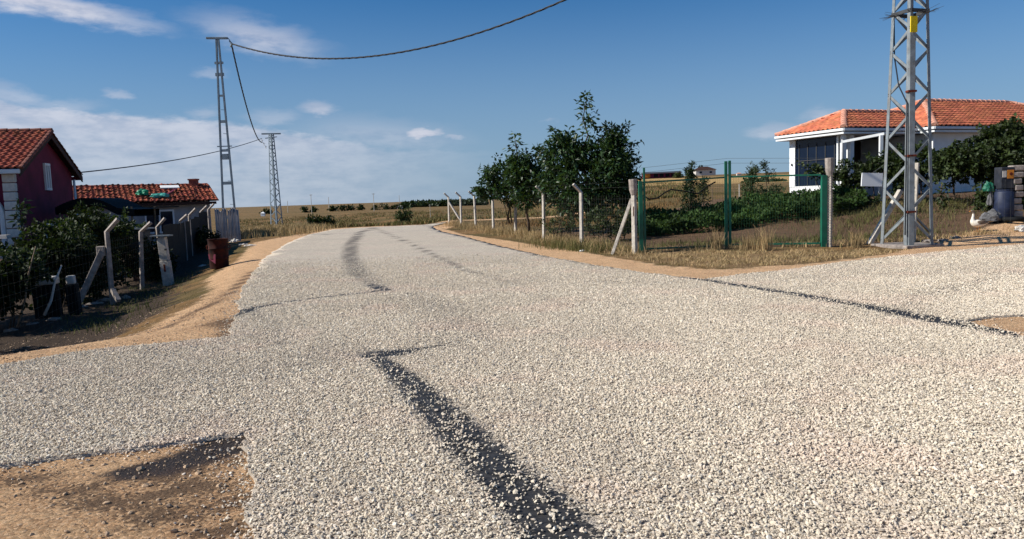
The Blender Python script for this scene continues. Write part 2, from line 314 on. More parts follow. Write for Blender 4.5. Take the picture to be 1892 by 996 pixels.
# ------------------------------------------------------------------ road outline
def G0(X, Y): d = rayd(X, Y); t = -EYE/d[2]; return (d[0]*t, d[1]*t)
road_pts = [(-30, -6.5), (-14, 2.4), (-9, 5.6)]+[G0(*p) for p in ((0, 678), (130, 655), (300, 637), (425, 625), (432, 590), (450, 530), (485, 480), (530, 450), (570, 434))]+[(-11.3, 46), (-11.4, 48.6), (-10.2, 50.6), (-8.5, 51.4), (-6, 52.2), (-4.4, 52.2), (-4.3, 51.2), (-5.0, 49.5)] + \
    [G0(*p) for p in ((800, 421), (815, 428), (860, 438), (920, 455), (1000, 473), (1100, 492), (1200, 507), (1300, 518), (1450, 500), (1600, 480), (1750, 465), (1892, 452))]+[(18, 22.0), (30, 27.5), (30, 16), (14, 12.0)]+[G0(*p) for p in ((1892, 585), (1830, 588), (1782, 596), (1892, 625))]+[(6.2, 4), (7.2, -2), (8, -12), (-.2, -12), (-.6, 0)]+[G0(*p) for p in ((470, 996), (460, 850), (450, 805), (330, 822), (200, 838), (0, 865))]+[(-8, 2.7), (-14, -.2), (-30, -11)]
def wiggle(poly, step=.35, amp=.05):
    o = []
    for i in range(len(poly)):
        a = np.array(poly[i]); c = np.array(poly[(i+1) % len(poly)]); L = np.linalg.norm(c-a); dist = max(3, min(np.hypot(*a), np.hypot(*c)))
        n = max(1, int(L/max(.12, dist*.025))); nn = np.array([-(c-a)[1], (c-a)[0]])/L
        for k in range(n):
            t = k/n; q = a+(c-a)*t; am = amp*rng.normal() if k else 0; o.append(tuple(q+nn*am*(1 if dist > 5 else .7)))
    return o
# round off the polygon corners once so no edge is ruler straight
ROAD = wiggle(road_pts, amp=.035)
RP = np.array(ROAD)
def inpoly(x, y, P):
    x = np.asarray(x); y = np.asarray(y); r = np.zeros(x.shape, bool); n = len(P)
    for i in range(n):
        x0, y0 = P[i]; x1, y1 = P[(i+1) % n]
        if y0 == y1: continue
        r ^= ((y0 > y) != (y1 > y)) & (x < (x1-x0)*(y-y0)/(y1-y0)+x0)
    return r
def dline(x, y, pts, wd=None):                                 # distance to polyline / local width
    x = np.asarray(x, float); y = np.asarray(y, float); best = np.full(x.shape, 1e9)
    for i in range(len(pts)-1):
        a = np.array(pts[i]); c = np.array(pts[i+1]); d = c-a; L2 = d@d
        t = np.clip(((x-a[0])*d[0]+(y-a[1])*d[1])/L2, 0, 1); dd = np.hypot(x-a[0]-t*d[0], y-a[1]-t*d[1])
        if wd: dd = dd/(wd[i]+(wd[i+1]-wd[i])*t)
        best = np.minimum(best, dd)
    return best
P_ = lambda L: [G0(*p) for p in L]
tar_strip = P_(((690, 660), (740, 695), (790, 745), (850, 805), (925, 880), (1000, 950), (1080, 1040), (1160, 1130)))
TS = [(tar_strip, [.09, .14, .16, .18, .18, .19, .19, .19]),
      (P_(((672, 662), (700, 659), (735, 655), (775, 648), (830, 640))), [.05, .19, .17, .07, .02]),
      (P_(((1235, 511), (1300, 519), (1450, 543), (1600, 569), (1750, 598), (1830, 611), (1892, 622), (2000, 640))), [.06, .11, .13, .15, .19, .19, .19, .19]),
      (P_(((425, 585), (480, 569), (560, 556), (700, 540))), [.20, .10, .09, .08]),
      (P_(((690, 530), (715, 539))), [.08, .05]),
      (P_(((685, 528), (700, 534), (716, 539))), [.10, .14, .08])]
WS = [(P_(((690, 421), (665, 430), (650, 450), (646, 475), (662, 508), (712, 538))), [.16, .24, .26, .25, .24, .2]),
      (P_(((690, 421), (745, 445), (800, 472), (860, 500), (960, 530))), [.14, .12, .12, .12, .10]),
      (P_(((760, 545), (820, 575), (860, 610), (850, 640))), [.2, .4, .5, .4]), (P_(((500, 690), (590, 660), (690, 655))), [.45, .45, .25]),
      (P_(((1660, 580), (1720, 545), (1800, 525), (1892, 505))), [.3, .3, .25, .2]), (P_(((450, 810), (455, 900), (470, 996))), [.06, .05, .05]), (P_(((520, 640), (500, 600), (470, 575))), [.15, .15, .15]),
      (P_(((440, 436), (560, 437), (640, 431))), [.1, .1, .1])]
def field(x, y, S):
    v = np.zeros(np.shape(x))
    for pts, wd in S: v = np.maximum(v, 1-dline(x, y, pts, wd)*.5)
    return np.clip(v, 0, 1)
# road sheet (constrained Delaunay so attributes have points to live on)
pts = []
y_ = -2.0
while y_ < 56:
    st = .09 if 3 < y_ < 12 else max(.12, min(.5, abs(y_)*.013+.02))
    hw = abs(y_)*.78+4
    xs = np.arange(-min(hw, 32), min(hw, 30), st); xs = xs+rng.uniform(-.2, .2, len(xs))*st; ys = y_+rng.uniform(-.2, .2, len(xs))*st
    pts.append(np.stack([xs, ys], 1)); y_ += st
pts = np.concatenate(pts); keep = inpoly(pts[:, 0], pts[:, 1], road_pts); pts = pts[keep]
dd = np.full(len(pts), 1e9)
cl_ = RP.tolist()+[RP[0].tolist()]
dd = dline(pts[:, 0], pts[:, 1], cl_); pts = pts[dd > .06]
nb = len(RP); allp = [Vector(p) for p in RP.tolist()]+[Vector(p) for p in pts.tolist()]
cd = geometry.delaunay_2d_cdt(allp, [], [list(range(nb))], 1, 1e-5)
rv = np.array([tuple(v) for v in cd[0]]); rf = np.array([f for f in cd[2] if len(f) == 3])
z = terrain(rv[:, 0], rv[:, 1])*0+.02+terrain(rv[:, 0], rv[:, 1])*(rv[:, 1] > 49)
# skirt along the border gives the seal its thickness
e = {}
for f in rf.tolist():
    for i in range(3):
        k_ = (f[i], f[(i+1) % 3]); e[k_] = 1
bord = [k_ for k_ in e if (k_[1], k_[0]) not in e]
V3 = np.column_stack([rv, z]); n0 = len(V3); low = V3.copy(); low[:, 2] -= .035
V3 = np.concatenate([V3, low]); F3 = rf.tolist()
for a_, c_ in bord: F3 += [[c_, a_, a_+n0], [c_, a_+n0, c_+n0]]
road = npmesh('road', V3, F3, K['road']); tag(road, kind='structure')
tarv = field(V3[:, 0], V3[:, 1], TS); wearv = field(V3[:, 0], V3[:, 1], WS)
edge_d = dline(V3[:, 0], V3[:, 1], cl_)
tarv = np.maximum(tarv, np.where((V3[:, 0] > -4.9+.0*V3[:, 1]) & (V3[:, 1] > 13), .62, .10)*(1-np.clip(edge_d/.16, 0, 1)))
tarv[n0:] = .45
fattr(road, 'tar', tarv); fattr(road, 'wear', wearv)
fattr(road, 'near', sstep(22-V3[:, 1], 0, 12))
# ------------------------------------------------------------------ ground sheet
def axis(lo, hi, st, far, g):
    a = list(np.arange(lo, hi, st)); s_ = st; x = hi
    while x < far: a.append(x); s_ *= g; x += s_
    s_ = st; x = lo-st; L = []
    while x > -far: L.append(x); s_ *= g; x -= s_
    return np.array(L[::-1]+a+[far])
gx = axis(-20, 24, .22, 9000, 1.13); gy = axis(0, 56, .22, 12000, 1.10)
gy = gy[gy > -200]
XX, YY = np.meshgrid(gx, gy); nx, ny = len(gx), len(gy)
ZZ = terrain(XX, YY)
# roughness of the ground away from the road
ir = inpoly(XX.ravel(), YY.ravel(), road_pts).reshape(XX.shape)
nearm = (np.abs(XX) < 26) & (YY < 60) & (YY > -3)
ed = np.full(XX.shape, 5.0); ed[nearm] = dline(XX[nearm], YY[nearm], cl_)
rough = .016*np.sin(XX*3.1+np.sin(YY*2.3)*2)*np.sin(YY*2.7+np.sin(XX*1.9))
ZZ = ZZ+np.where(ir, 0, rough*sstep(ed, .1, 1.2)*np.where(nearm, 1, 0)) - np.where(ir, .0, 0)
ids = np.arange(nx*ny).reshape(ny, nx)
GF = np.stack([ids[:-1, :-1], ids[:-1, 1:], ids[1:, 1:], ids[1:, :-1]], -1).reshape(-1, 4)
ground = npmesh('ground', np.column_stack([XX.ravel(), YY.ravel(), ZZ.ravel()]), GF, K['ground'], smooth=True); tag(ground, kind='structure')
x, y = XX.ravel(), YY.ravel()
def zone(P, soft=.35):
    mm = (np.abs(x) < 90) & (y < 120) & (y > -12); o = np.zeros(len(x)); xi, yi = x[mm], y[mm]
    ins = inpoly(xi, yi, P); d = dline(xi, yi, P+[P[0]]); o[mm] = np.clip(.5+np.where(ins, d, -d)/soft*.5, 0, 1); return o
GP = lambda L: [G0(*p) for p in L]
sandR = GP(((820, 424), (812, 420), (850, 432), (960, 448), (1060, 463), (1150, 478), (1230, 492), (1330, 498), (1500, 487), (1620, 472), (1760, 445), (1892, 431)))+[(19, 23.5), (30, 29), (30, 26.5), (18, 20.5), (6, 13.5), (3.5, 13), (0, 20), (-4, 38), (-5.5, 46), (-5, 50), (-3, 50.5)]
sandL = [(-30, -7), (-14, 2), (-5, 8), (-3.2, 9), (-3.5, 12), (-5, 16), (-7, 23), (-9, 33), (-11, 42), (-10, 47), (-12, 47.5)]+GP(((470, 447), (455, 460), (440, 475), (380, 500), (385, 520), (378, 548), (250, 592), (120, 618), (0, 640)))+[(-9, 7.4), (-14, 4.6), (-30, -4)]
sandF = [(-30, -12), (-8, 2.2), (-3, 5.2), (-1.9, 5.6), (-1.2, 3.6), (-.3, 0), (0, -12)]
sandD = [(5.0, 9.2), (14, 12.2), (30, 17), (30, -12), (7.5, -12), (6, 4), (5, 8)]
sandP = [(-3.2, 51), (3, 52), (9, 52.6), (9, 55.6), (2, 55), (-5, 54), (-11, 52.2), (-13.5, 49), (-11, 46)]
strawP = GP(((1090, 458), (1180, 462), (1330, 466), (1530, 464), (1600, 463), (1700, 462), (1780, 444), (1760, 449), (1700, 462), (1620, 471), (1500, 485), (1400, 493), (1330, 496), (1270, 494), (1210, 487), (1150, 475), (1100, 465)))
soilP = [(4, 20.9), (11.5, 21), (14, 20.8), (32, 28), (32, 40), (20, 50), (4, 32), (1, 34), (2.5, 26)]
shadesoilP = [(-40, -2), (-14, 5.5), (-9, 8.4), (-7.9, 9.6)]+[(a_-.75, b_) for a_, b_ in GP(((60, 625), (250, 592), (378, 548), (385, 520), (380, 500), (420, 470), (440, 445)))]+[(-15.5, 42), (-17, 50), (-40, 50)]  # dark soil zone follows the edge of the yard's cast shade
fattr(ground, 'sand', np.max([zone(sandR), zone(sandL, .5), zone(sandF), zone(sandD), zone(sandP)*.75], 0))
fattr(ground, 'straw', zone(strawP, .8)); fattr(ground, 'soil', zone(soilP, 1.0)); fattr(ground, 'dark', zone(shadesoilP, 1.0))
azz = x/np.maximum(y, 1)
fattr(ground, 'yellow', np.where((azz > .10) & (y > 60), sstep(y+10*np.sin(x*.03), 118, 130)*(1-sstep(y, 185, 200)), 0)+np.where((y > 75) & (azz < .06) & (azz > -.2), .15, 0))
fattr(ground, 'tar', field(x, y, [(P_(((205, 880), (280, 868), (350, 848), (430, 828))), [.07, .17, .19, .18]), (P_(((205, 848), (330, 826), (440, 808))), [.04, .05, .11])]+[(P_(((812, 427), (1000, 474), (1200, 508), (1300, 520))), [.03, .05, .06, .07])]))
fattr(ground, 'stain', field(x, y, [(P_(((-60, 870), (60, 888), (180, 925), (300, 948), (420, 985))), [.10, .10, .13, .13, .12]), (P_(((300, 885), (400, 905), (450, 920))), [.1, .12, .12]),
    (P_(((440, 640), (425, 590), (400, 600))), [.2, .2, .2]), (P_(((220, 890), (350, 870), (440, 850))), [.1, .1, .1]), (P_(((300, 600), (420, 545), (470, 500))), [.1, .1, .1])]))
# ------------------------------------------------------------------ scattered stuff by geometry nodes
def scatter(name, P, rot, scl, meshes, label, cat, matl):
    col = bpy.data.collections.new(name+'_source')
    for i, me in enumerate(meshes):
        me.materials.append(matl); o = bpy.data.objects.new(name+'_piece', me); col.objects.link(o)
    m = bpy.data.meshes.new(name); m.vertices.add(len(P)); m.vertices.foreach_set('co', np.asarray(P, np.float32).ravel())
    a = m.attributes.new('rot', 'FLOAT_VECTOR', 'POINT'); a.data.foreach_set('vector', np.asarray(rot, np.float32).ravel())
    a = m.attributes.new('scl', 'FLOAT', 'POINT'); a.data.foreach_set('value', np.asarray(scl, np.float32))
    a = m.attributes.new('pick', 'INT', 'POINT'); a.data.foreach_set('value', rng.integers(0, len(meshes), len(P)).astype(np.int32))
    o = bpy.data.objects.new(name, m); C.objects.link(o); tag(o, label, cat, kind='stuff')
    g = bpy.data.node_groups.new(name, 'GeometryNodeTree'); g.interface.new_socket('Geometry', in_out='INPUT', socket_type='NodeSocketGeometry'); g.interface.new_socket('Geometry', in_out='OUTPUT', socket_type='NodeSocketGeometry')
    gi = g.nodes.new('NodeGroupInput'); go = g.nodes.new('NodeGroupOutput'); ip = g.nodes.new('GeometryNodeInstanceOnPoints')
    ci = g.nodes.new('GeometryNodeCollectionInfo'); ci.inputs[0].default_value = col; ci.inputs['Separate Children'].default_value = True; ci.inputs['Reset Children'].default_value = True
    def na(n, t):
        k_ = g.nodes.new('GeometryNodeInputNamedAttribute'); k_.data_type = t; k_.inputs[0].default_value = n; return k_.outputs[0]
    mp = g.nodes.new('GeometryNodeMeshToPoints'); g.links.new(gi.outputs[0], mp.inputs[0])
    g.links.new(mp.outputs[0], ip.inputs['Points']); g.links.new(ci.outputs[0], ip.inputs['Instance']); ip.inputs['Pick Instance'].default_value = True
    g.links.new(na('pick', 'INT'), ip.inputs['Instance Index'])
    e2 = g.nodes.new('FunctionNodeEulerToRotation'); g.links.new(na('rot', 'FLOAT_VECTOR'), e2.inputs[0]); g.links.new(e2.outputs[0], ip.inputs['Rotation'])
    g.links.new(na('scl', 'FLOAT'), ip.inputs['Scale']); g.links.new(ip.outputs[0], go.inputs[0])
    mo = o.modifiers.new('scatter', 'NODES'); mo.node_group = g
    return o
def stone_mesh(i, flat=.62):
    bm = bmesh.new(); bmesh.ops.create_icosphere(bm, subdivisions=1, radius=.5)
    r_ = random.Random(i)
    for v in bm.verts:
        v.co = v.co*(r_.uniform(.62, 1.22)); v.co.z *= flat; v.co.x *= 1.18
    bmesh.ops.dissolve_limit(bm, angle_limit=R_(24), verts=bm.verts, edges=bm.edges)
    me = bpy.data.meshes.new('stone'); bm.to_mesh(me); bm.free(); return me
def sample(n, xr, yr): return rng.uniform(*xr, n), rng.uniform(*yr, n)
PX, PY, SC = [], [], []
for (y0, y1, den, hs) in ((2.6, 5.5, 5600, 1), (5.5, 8.5, 5000, 1), (8.5, 11, 3700, 1.08), (11, 13.5, 2300, 1.2), (13.5, 16.5, 1300, 1.2), (16.5, 24, 900, 1.3)):
    hw = y1*.68+2.6; n = int(den*(y1-y0)*hw*2); xs, ys = sample(n, (-hw, hw), (y0, y1))
    hw2 = ys*.68+2.6; k_ = np.abs(xs) < hw2; xs, ys = xs[k_], ys[k_]
    k_ = inpoly(xs, ys, ROAD); xs, ys = xs[k_], ys[k_]
    tv = field(xs, ys, TS); wv = field(xs, ys, WS)
    tv = tv+rng.normal(0, .05, len(xs))+.10*np.sin(xs*9+np.sin(ys*7)*2)*np.sin(ys*11+1)+.06*np.sin(xs*31)*np.sin(ys*27); keep = (rng.random(len(xs)) < (1-sstep(ys, 15.5, 24))) & (rng.random(len(xs)) < np.where(tv > .55, .12+.45*(np.sin(xs*21+np.sin(ys*13)*2)*np.sin(ys*17) > .55), 1-.9*np.clip((tv-.15)/.45, 0, 1))*(1-.5*wv))
    xs, ys = xs[keep], ys[keep]; PX.append(xs); PY.append(ys); SC.append(rng.lognormal(0, .36, len(xs))*.0134*hs)
PX = np.concatenate(PX); PY = np.concatenate(PY); SC = np.clip(np.concatenate(SC), .006, .036)
# spill over the edges onto the dirt
n = 26000; i = rng.integers(0, len(RP), n); sp = RP[i]+rng.normal(0, 1, (n, 2))*rng.uniform(.03, .20, (n, 1)); k_ = (sp[:, 1] > 2.6) & (sp[:, 1] < 15) & (np.abs(sp[:, 0]) < sp[:, 1]*.68+1)
sp = sp[k_]; PX = np.concatenate([PX, sp[:, 0]]); PY = np.concatenate([PY, sp[:, 1]]); SC = np.concatenate([SC, rng.uniform(.010, .022, len(sp))])
onroad = inpoly(PX, PY, ROAD); zz = np.where(onroad, .021, 0)+rng.uniform(.002, .010, len(PX))+np.where(onroad, 0, terrain(PX, PY))
rot = np.column_stack([rng.normal(0, .5, len(PX)), rng.normal(0, .5, len(PX)), rng.uniform(0, 6.28, len(PX))])
scatter('loose_gravel', np.column_stack([PX, PY, zz]), rot, SC, [stone_mesh(i_) for i_ in range(6)], 'pale limestone chippings spread loose over the road', 'gravel', K['chip'])
print('chips', len(PX))
# pebbles on the dirt
xs, ys = sample(90000, (-9, 9), (2.6, 15)); k_ = ~inpoly(xs, ys, ROAD) & (np.abs(xs) < ys*.68+1); xs, ys = xs[k_], ys[k_]
k_ = (rng.random(len(xs)) < np.clip(5.5/ys, 0, 1)); xs, ys = xs[k_], ys[k_]
n = len(xs); scatter('pebbles', np.column_stack([xs, ys, terrain(xs, ys)+.003]), np.column_stack([rng.normal(0, .3, n), rng.normal(0, .3, n), rng.uniform(0, 6.28, n)]), np.clip(rng.lognormal(0, .6, n)*.0105, .004, .06), [stone_mesh(40+i_) for i_ in range(4)], 'small tan pebbles strewn on the bare dirt verges', 'pebbles', K['pebble'])
# ------------------------------------------------------------------ vegetation helpers
def leaf_arrays(P, L, Wd, down=.3, seed=0, bias=None):
    r_ = np.random.default_rng(seed); n = len(P); d = r_.normal(size=(n, 3)); d[:, 2] -= down
    if bias is not None: d += bias
    d /= np.linalg.norm(d, axis=1)[:, None]; u = r_.normal(size=(n, 3)); u[:, 2] = np.abs(u[:, 2])+.3
    s = np.cross(d, u); s /= np.linalg.norm(s, axis=1)[:, None]+1e-9; nn = np.cross(s, d)
    L = L*r_.uniform(.6, 1.3, n)[:, None]; Wd = Wd*r_.uniform(.7, 1.2, n)[:, None]
    a = P; t = P+d*L; m_ = P+d*L*.45; l = m_+s*Wd*.5+nn*Wd*.18; r2 = m_-s*Wd*.5+nn*Wd*.18
    V_ = np.stack([a, l, t, r2], 1).reshape(-1, 3); k_ = np.arange(n)[:, None]*4
    F_ = np.concatenate([k_+np.array([[0, 1, 2]]), k_+np.array([[0, 2, 3]])], 0); return V_, F_
def crown(name, blobs, n, L, Wd, matl, parent, seed=1, shell=.55, down=.3, sprays=None, ground_clip=True):
    """leaf clumps through the volume of several ellipsoids: blobs = (x,y,z,rx,ry,rz,weight), local to the parent"""
    r_ = np.random.default_rng(seed); wts = np.array([b_[6] for b_ in blobs], float); wts /= wts.sum(); P = []
    BI = []; nc = max(8, n//14); which = r_.choice(len(blobs), nc, p=wts)
    for bi in which:
        b_ = blobs[bi]; d = r_.normal(size=3); d /= np.linalg.norm(d); rr = (shell+(1-shell)*r_.random())*(1+.22*r_.normal()*.7)
        c = np.array(b_[:3])+d*rr*np.array(b_[3:6]); k_ = r_.integers(8, 20); cs = L*1.15
        o_ = r_.normal(size=(k_, 3)); o_ /= np.linalg.norm(o_, axis=1)[:, None]; o_ += d*.5; P.append(c+o_*cs*r_.uniform(.1, .75, (k_, 1))*np.array([1, 1, .8])); BI.append(o_*1.3)
    if sprays:
        for (a, c, wd, k_) in sprays:
            a = np.array(a); c = np.array(c); t = r_.random((k_, 1)); o_ = r_.normal(size=(k_, 3)); o_[:, 2] *= .5; P.append(a+(c-a)*t+o_*wd*.75*(1.1-t*.8)); BI.append(o_*1.2)
    P = np.concatenate(P)
    V_, F_ = leaf_arrays(P, L, Wd, down, seed, np.concatenate(BI))
    return npmesh(name, V_, F_, matl, parent)
def limbs(parent, base, ends, r0, name_t='trunk', seed=3, matl=None):
    r_ = random.Random(seed); m_ = MB()
    for (a, c, ra, rb) in ends:
        a = Vector(a); c = Vector(c); L = (c-a).length; ps = []; rs = []
        for k_ in range(6):
            t = k_/5; q = a.lerp(c, t)
            if 0 < k_ < 5: q += Vector((r_.uniform(-1, 1), r_.uniform(-1, 1), r_.uniform(-.4, .4)))*L*.05
            ps.append(q); rs.append(ra+(rb-ra)*t)
        m_.tube(ps, rs, 7)
    return m_.build(name_t, matl or K['bark'], parent, smooth=True)
def blades(name, P, h, wd, matl, label=None, cat=None, parent=None, lean=.35, kind='stuff', seed=5):
    r_ = np.random.default_rng(seed); n = len(P); ang = r_.uniform(0, 6.28, n); hh = h*r_.uniform(.45, 1.25, n)
    ln = r_.normal(0, lean, (n, 2))*hh[:, None]; s = np.stack([np.cos(ang), np.sin(ang), np.zeros(n)], 1)*(wd/2)
    P = np.asarray(P); mid = P+np.column_stack([ln*.35, hh*.6]); tip = P+np.column_stack([ln, hh*.95])
    V_ = np.stack([P-s, P+s, mid+s*.7, mid-s*.7, tip], 1).reshape(-1, 3); k_ = np.arange(n)[:, None]*5
    F_ = np.concatenate([k_+np.array([[0, 1, 2]]), k_+np.array([[0, 2, 3]]), k_+np.array([[3, 2, 4]])])
    o = npmesh(name, V_, F_, matl, parent)
    return tag(o, label, cat, kind=kind)

# ------------------------------------------------------------------ lattice pylons
def strip(mb, p0, p1, wdir, nrm, w_, th=.006, w1=None):
    w1 = w1 or w_; n = nrm.normalized()*th
    mb.add([p0-n, p0+n, p0+wdir*w_+n, p0+wdir*w_-n, p1-n, p1+n, p1+wdir*w1+n, p1+wdir*w1-n], [(0, 1, 2, 3), (7, 6, 5, 4), (0, 4, 5, 1), (1, 5, 6, 2), (2, 6, 7, 3), (3, 7, 4, 0)])
def pylon4(base, half, taper, H, rot, label, nseg, ml, lw=.075, bw=.05, double=False, group=None):
    t = thing('lattice_pylon', base, label, 'pylon', group)
    def corner(i, z):
        a = rot+i*math.pi/2; s = half*(1-(1-taper)*z/H); return Vector((math.cos(a)*s, math.sin(a)*s, z))
    for i in range(4):
        m_ = MB(); a, c = corner(i, -.15), corner(i, H)
        for sgn in (-1, 1):
            d = (corner((i+sgn) % 4, 0)-corner(i, 0)).normalized(); strip(m_, a, c, d, d.cross(Vector((0, 0, 1))), lw, .007, lw*.8)
        m_.build('leg', ml, t)
    for i in range(4):
        n_ = Vector((math.cos(rot+(i+.5)*math.pi/2), math.sin(rot+(i+.5)*math.pi/2), 0))
        z0 = .12; k = i
        while z0 < H-.25:
            wid = (corner(i, z0)-corner((i+1) % 4, z0)).length; z1 = min(z0+wid*.80, H-.03)
            for q in ((0, 1) if double else (0,)):
                a, c = (i, (i+1) % 4) if (k+q) % 2 == 0 else ((i+1) % 4, i)
                p0 = corner(a, z0)-n_*(.02+.02*q); p1 = corner(c, z1)-n_*(.02+.02*q); d = (p1-p0).normalized(); w_ = d.cross(n_).normalized()
                m_ = MB(); strip(m_, p0-w_*bw/2, p1-w_*bw/2, w_, n_, bw, .006); m_.build('brace', ml, t)
            z0 = z1; k += 1
    return t, corner
PB = Vector((10.62, 20.33, .05))
pyl, pc = pylon4(PB, .63, .40, 11.4, R_(153), 'tall galvanized lattice pylon with a yellow plate, on the verge beside the green gate', 17, K['galv'], lw=.10, bw=.07)
ZPL = dep(1679, 43, 19.75).z-PB.z; ZGR = dep(1680, 24, 20.3).z-PB.z
# conduit running up the front leg, with clamps
m_ = MB(); fa = pc(1, 0.0)+Vector((.10, -.0, -.1)); fb = pc(1, ZPL-.2)+Vector((.05, .0, 0)); m_.bar(fa, fb, .15, .09); cond = m_.build('cable_conduit', K['galv'], pyl, bevel=.01)
for z_ in (.9, 2.35, 4.0):
    p = pc(1, z_)+Vector((.09-.01*z_, -.0, 0)); MB().box(p, (.22, .16, .05)).build('clamp', K['rust'], pyl)
p = pc(1, ZPL)+Vector((.06, -.06, 0)); MB().box(p, (.20, .03, .40), Matrix.Rotation(R_(12), 3, 'Z')).build('warning_plate', K['yellow'], pyl, bevel=.004)
for i in range(4):                                             # anti-climb ring of barbed strands
    a, c = pc(i, ZGR), pc((i+1) % 4, ZGR); a = a*1.0; m_ = MB(); m_.bar(a, c, .05, .09)
    m_.build('guard_rail', K['dkgray'], pyl)
m_ = MB(); r_ = random.Random(4)
for k in range(46):
    i = k % 4; a, c = pc(i, ZGR-.03), pc((i+1) % 4, ZGR-.03); q = a.lerp(c, r_.random()); o_ = Vector((q.x, q.y, 0)).normalized()*r_.uniform(.15, .42); o_.z = r_.uniform(-.10, .12)+.02
    m_.tube([q, q+o_], [.006, .003], 4)
s_ = m_.build('guard_spikes', K['dkgray'], pyl); s_['kind'] = 'stuff'
def hang(a, c, sag, n=24): a = Vector(a); c = Vector(c); return [a.lerp(c, i/n)-Vector((0, 0, 4*sag*(i/n)*(1-i/n))) for i in range(n+1)]
m_ = MB(); L0 = pc(0, 0)
m_.tube([pc(0, 11)*1.0, pc(0, 7)+Vector((.05, 0, 0)), pc(0, 6)+Vector((.06, 0, 0)), pc(0, 5)+Vector((.12, 0, 0)), (pc(0, 4.2)+pc(1, 4.2))/2+Vector((0, 0, 0)), pc(1, 3.7)+Vector((-.05, 0, 0)), pc(1, .3)+Vector((-.06, -.02, 0))], .017, 6)
m_.build('down_cable', K['cable'], pyl)
m_ = MB(); m_.tube([pc(3, 10.5)*.6, pc(3, 6.8)*.5, pc(3, 5.2)*.35+Vector((.08, 0, 0)), pc(2, 4.3)*.35, pc(1, 3.4)*.5], .014, 6); m_.build('down_cable', K['cable'], pyl)
for z_, L in ((10.6, 1.5), (11.2, 1.1)): MB().bar((-L, -.1, z_), (L, .1, z_), .09).build('cross_arm', K['galv'], pyl)
m_ = MB(); m_.box((0, 0, -.07), (1.25, 1.25, .2), Matrix.Rotation(R_(18), 3, 'Z')); m_.build('footing', K['concrete_d'], pyl, bevel=.02)
# far lattice pylon beyond the crest
fx, fy = -21.2, 69.0; fz = T(fx, fy)
p2_, pc2 = pylon4(Vector((fx, fy, fz)), .56, .42, 8.7, R_(20), 'slim lattice pylon standing in the dry field beyond the road crest', 12, K['galv_d'], lw=.12, bw=.07)
MB().bar((-.85, 0, 8.75), (.85, 0, 8.72), .12, .12).build('cross_arm', K['galv_d'], p2_)
MB().bar((-.55, 0, 8.35), (.5, 0, 8.45), .07).build('cross_arm', K['galv_d'], p2_)
for k in range(3):
    m_ = MB(); q = Vector((-.75+.15*k, 0, 8.15-.28*k)); m_.tube([q, q+Vector((-.15, 0, .12)), q+Vector((-.1, 0, -.15))], .04, 6); m_.build('insulator', K['whitetrim'], p2_)
# two-leg ladder mast on the left
LB = at(428, 441); LB = Vector((-15.08, 40.9, T(-15.08, 40.9))); LH = 10.6
t = thing('ladder_mast', LB, 'tall narrow steel mast of two rails with rungs behind the grey sheet fence', 'utility pole')
def mw(z): return .30*(1-z/LH)+.055
for s in (-1, 1):
    m_ = MB(); a = Vector((s*mw(-.2), 0, -.2)); c = Vector((s*mw(LH), 0, LH)); m_.bar(a, c, .075, .12); m_.build('rail', K['galv_d'], t)
for z_, h_, ex in ((9.35, .12, .12), (8.75, .16, .10), (7.65, .10, 0), (6.3, .14, 0), (5.0, .05, .16), (4.78, .13, .03), (3.05, .16, 0), (1.25, .20, 0)):
    MB().box((0, -.01, z_), (2*(mw(z_)+ex)+.02, .09, h_)).build('rung', K['galv_d'], t)
MB().box((0, 0, 4.45), (.3, .12, .3)).build('bracket_plate', K['galv_d'], t)
MB().box((-.02, 0, LH+.03), (1.12, .14, .10), Matrix.Rotation(R_(2), 3, 'Y')).build('cross_arm', K['galv_d'], t, bevel=.01)
for k in range(5): m_ = MB(); z_ = 1.9+k*1.25; m_.tube([(mw(z_), 0, z_), (mw(z_)-.22, 0, z_+.02)], .012, 5); m_.build('step_bolt', K['galv_d'], t)
m_ = MB(); m_.tube([(.62, 0, LH-.12), (.75, 0, LH-.3), (.66, 0, LH-.45)], [.03, .07, .05], 8); m_.build('insulator', K['galv_d'], t)
m_ = MB(); m_.tube([(.55, 0, LH+.03), (.66, 0, LH-.12)], .02, 6); m_.build('hook', K['galv_d'], t)
LT = LB+Vector((.72, 0, LH-.28))
def twist(name, P, r, off, pitch, label, parent=None):
    m_ = MB(); n = len(P); L = 0; acc = [0]
    for i in range(1, n): L += (P[i]-P[i-1]).length; acc.append(L)
    nn = int(L/(pitch/6)); 
    for ph in (0, 2.09, 4.19):
        Q = []
        for k in range(nn+1):
            s = L*k/nn; i = min(n-2, max(0, next((j for j in range(n-1) if acc[j+1] >= s), n-2))); u = (s-acc[i])/max(1e-6, acc[i+1]-acc[i]); p = P[i].lerp(P[i+1], u)
            d = (P[i+1]-P[i]).normalized(); x_ = d.cross(Vector((0, 0, 1))).normalized(); y_ = x_.cross(d); a = ph+2*math.pi*s/pitch
            Q.append(p+x_*math.cos(a)*off+y_*math.sin(a)*off)
        m_.tube(Q, r, 4)
    return tag(m_.build(name, K['cable'], parent, smooth=True), label, 'cable', 'cables strung between the pylons')
twist('overhead_cable', hang(LT, PB+Vector((-1.0, 0, 10.9)), 2.76, 40), .020, .024, 1.5, 'thick twisted black cable sagging across the sky from the ladder mast to the near pylon')
FT = Vector((fx-.85, fy, fz+8.0))
twist('overhead_cable', hang(LT, FT, 1.3, 24), .022, .024, 1.8, 'steep black cable dropping from the ladder mast top to the far pylon')
HT = Vector((-18.6, 33.0, 3.35))
o = MB().tube(hang(HT, FT+Vector((0, 0, .35)), .35, 20), .028, 5).build('overhead_cable', K['cable']); tag(o, 'thin low cable running from the red house eave to the far pylon', 'cable', 'cables strung between the pylons')
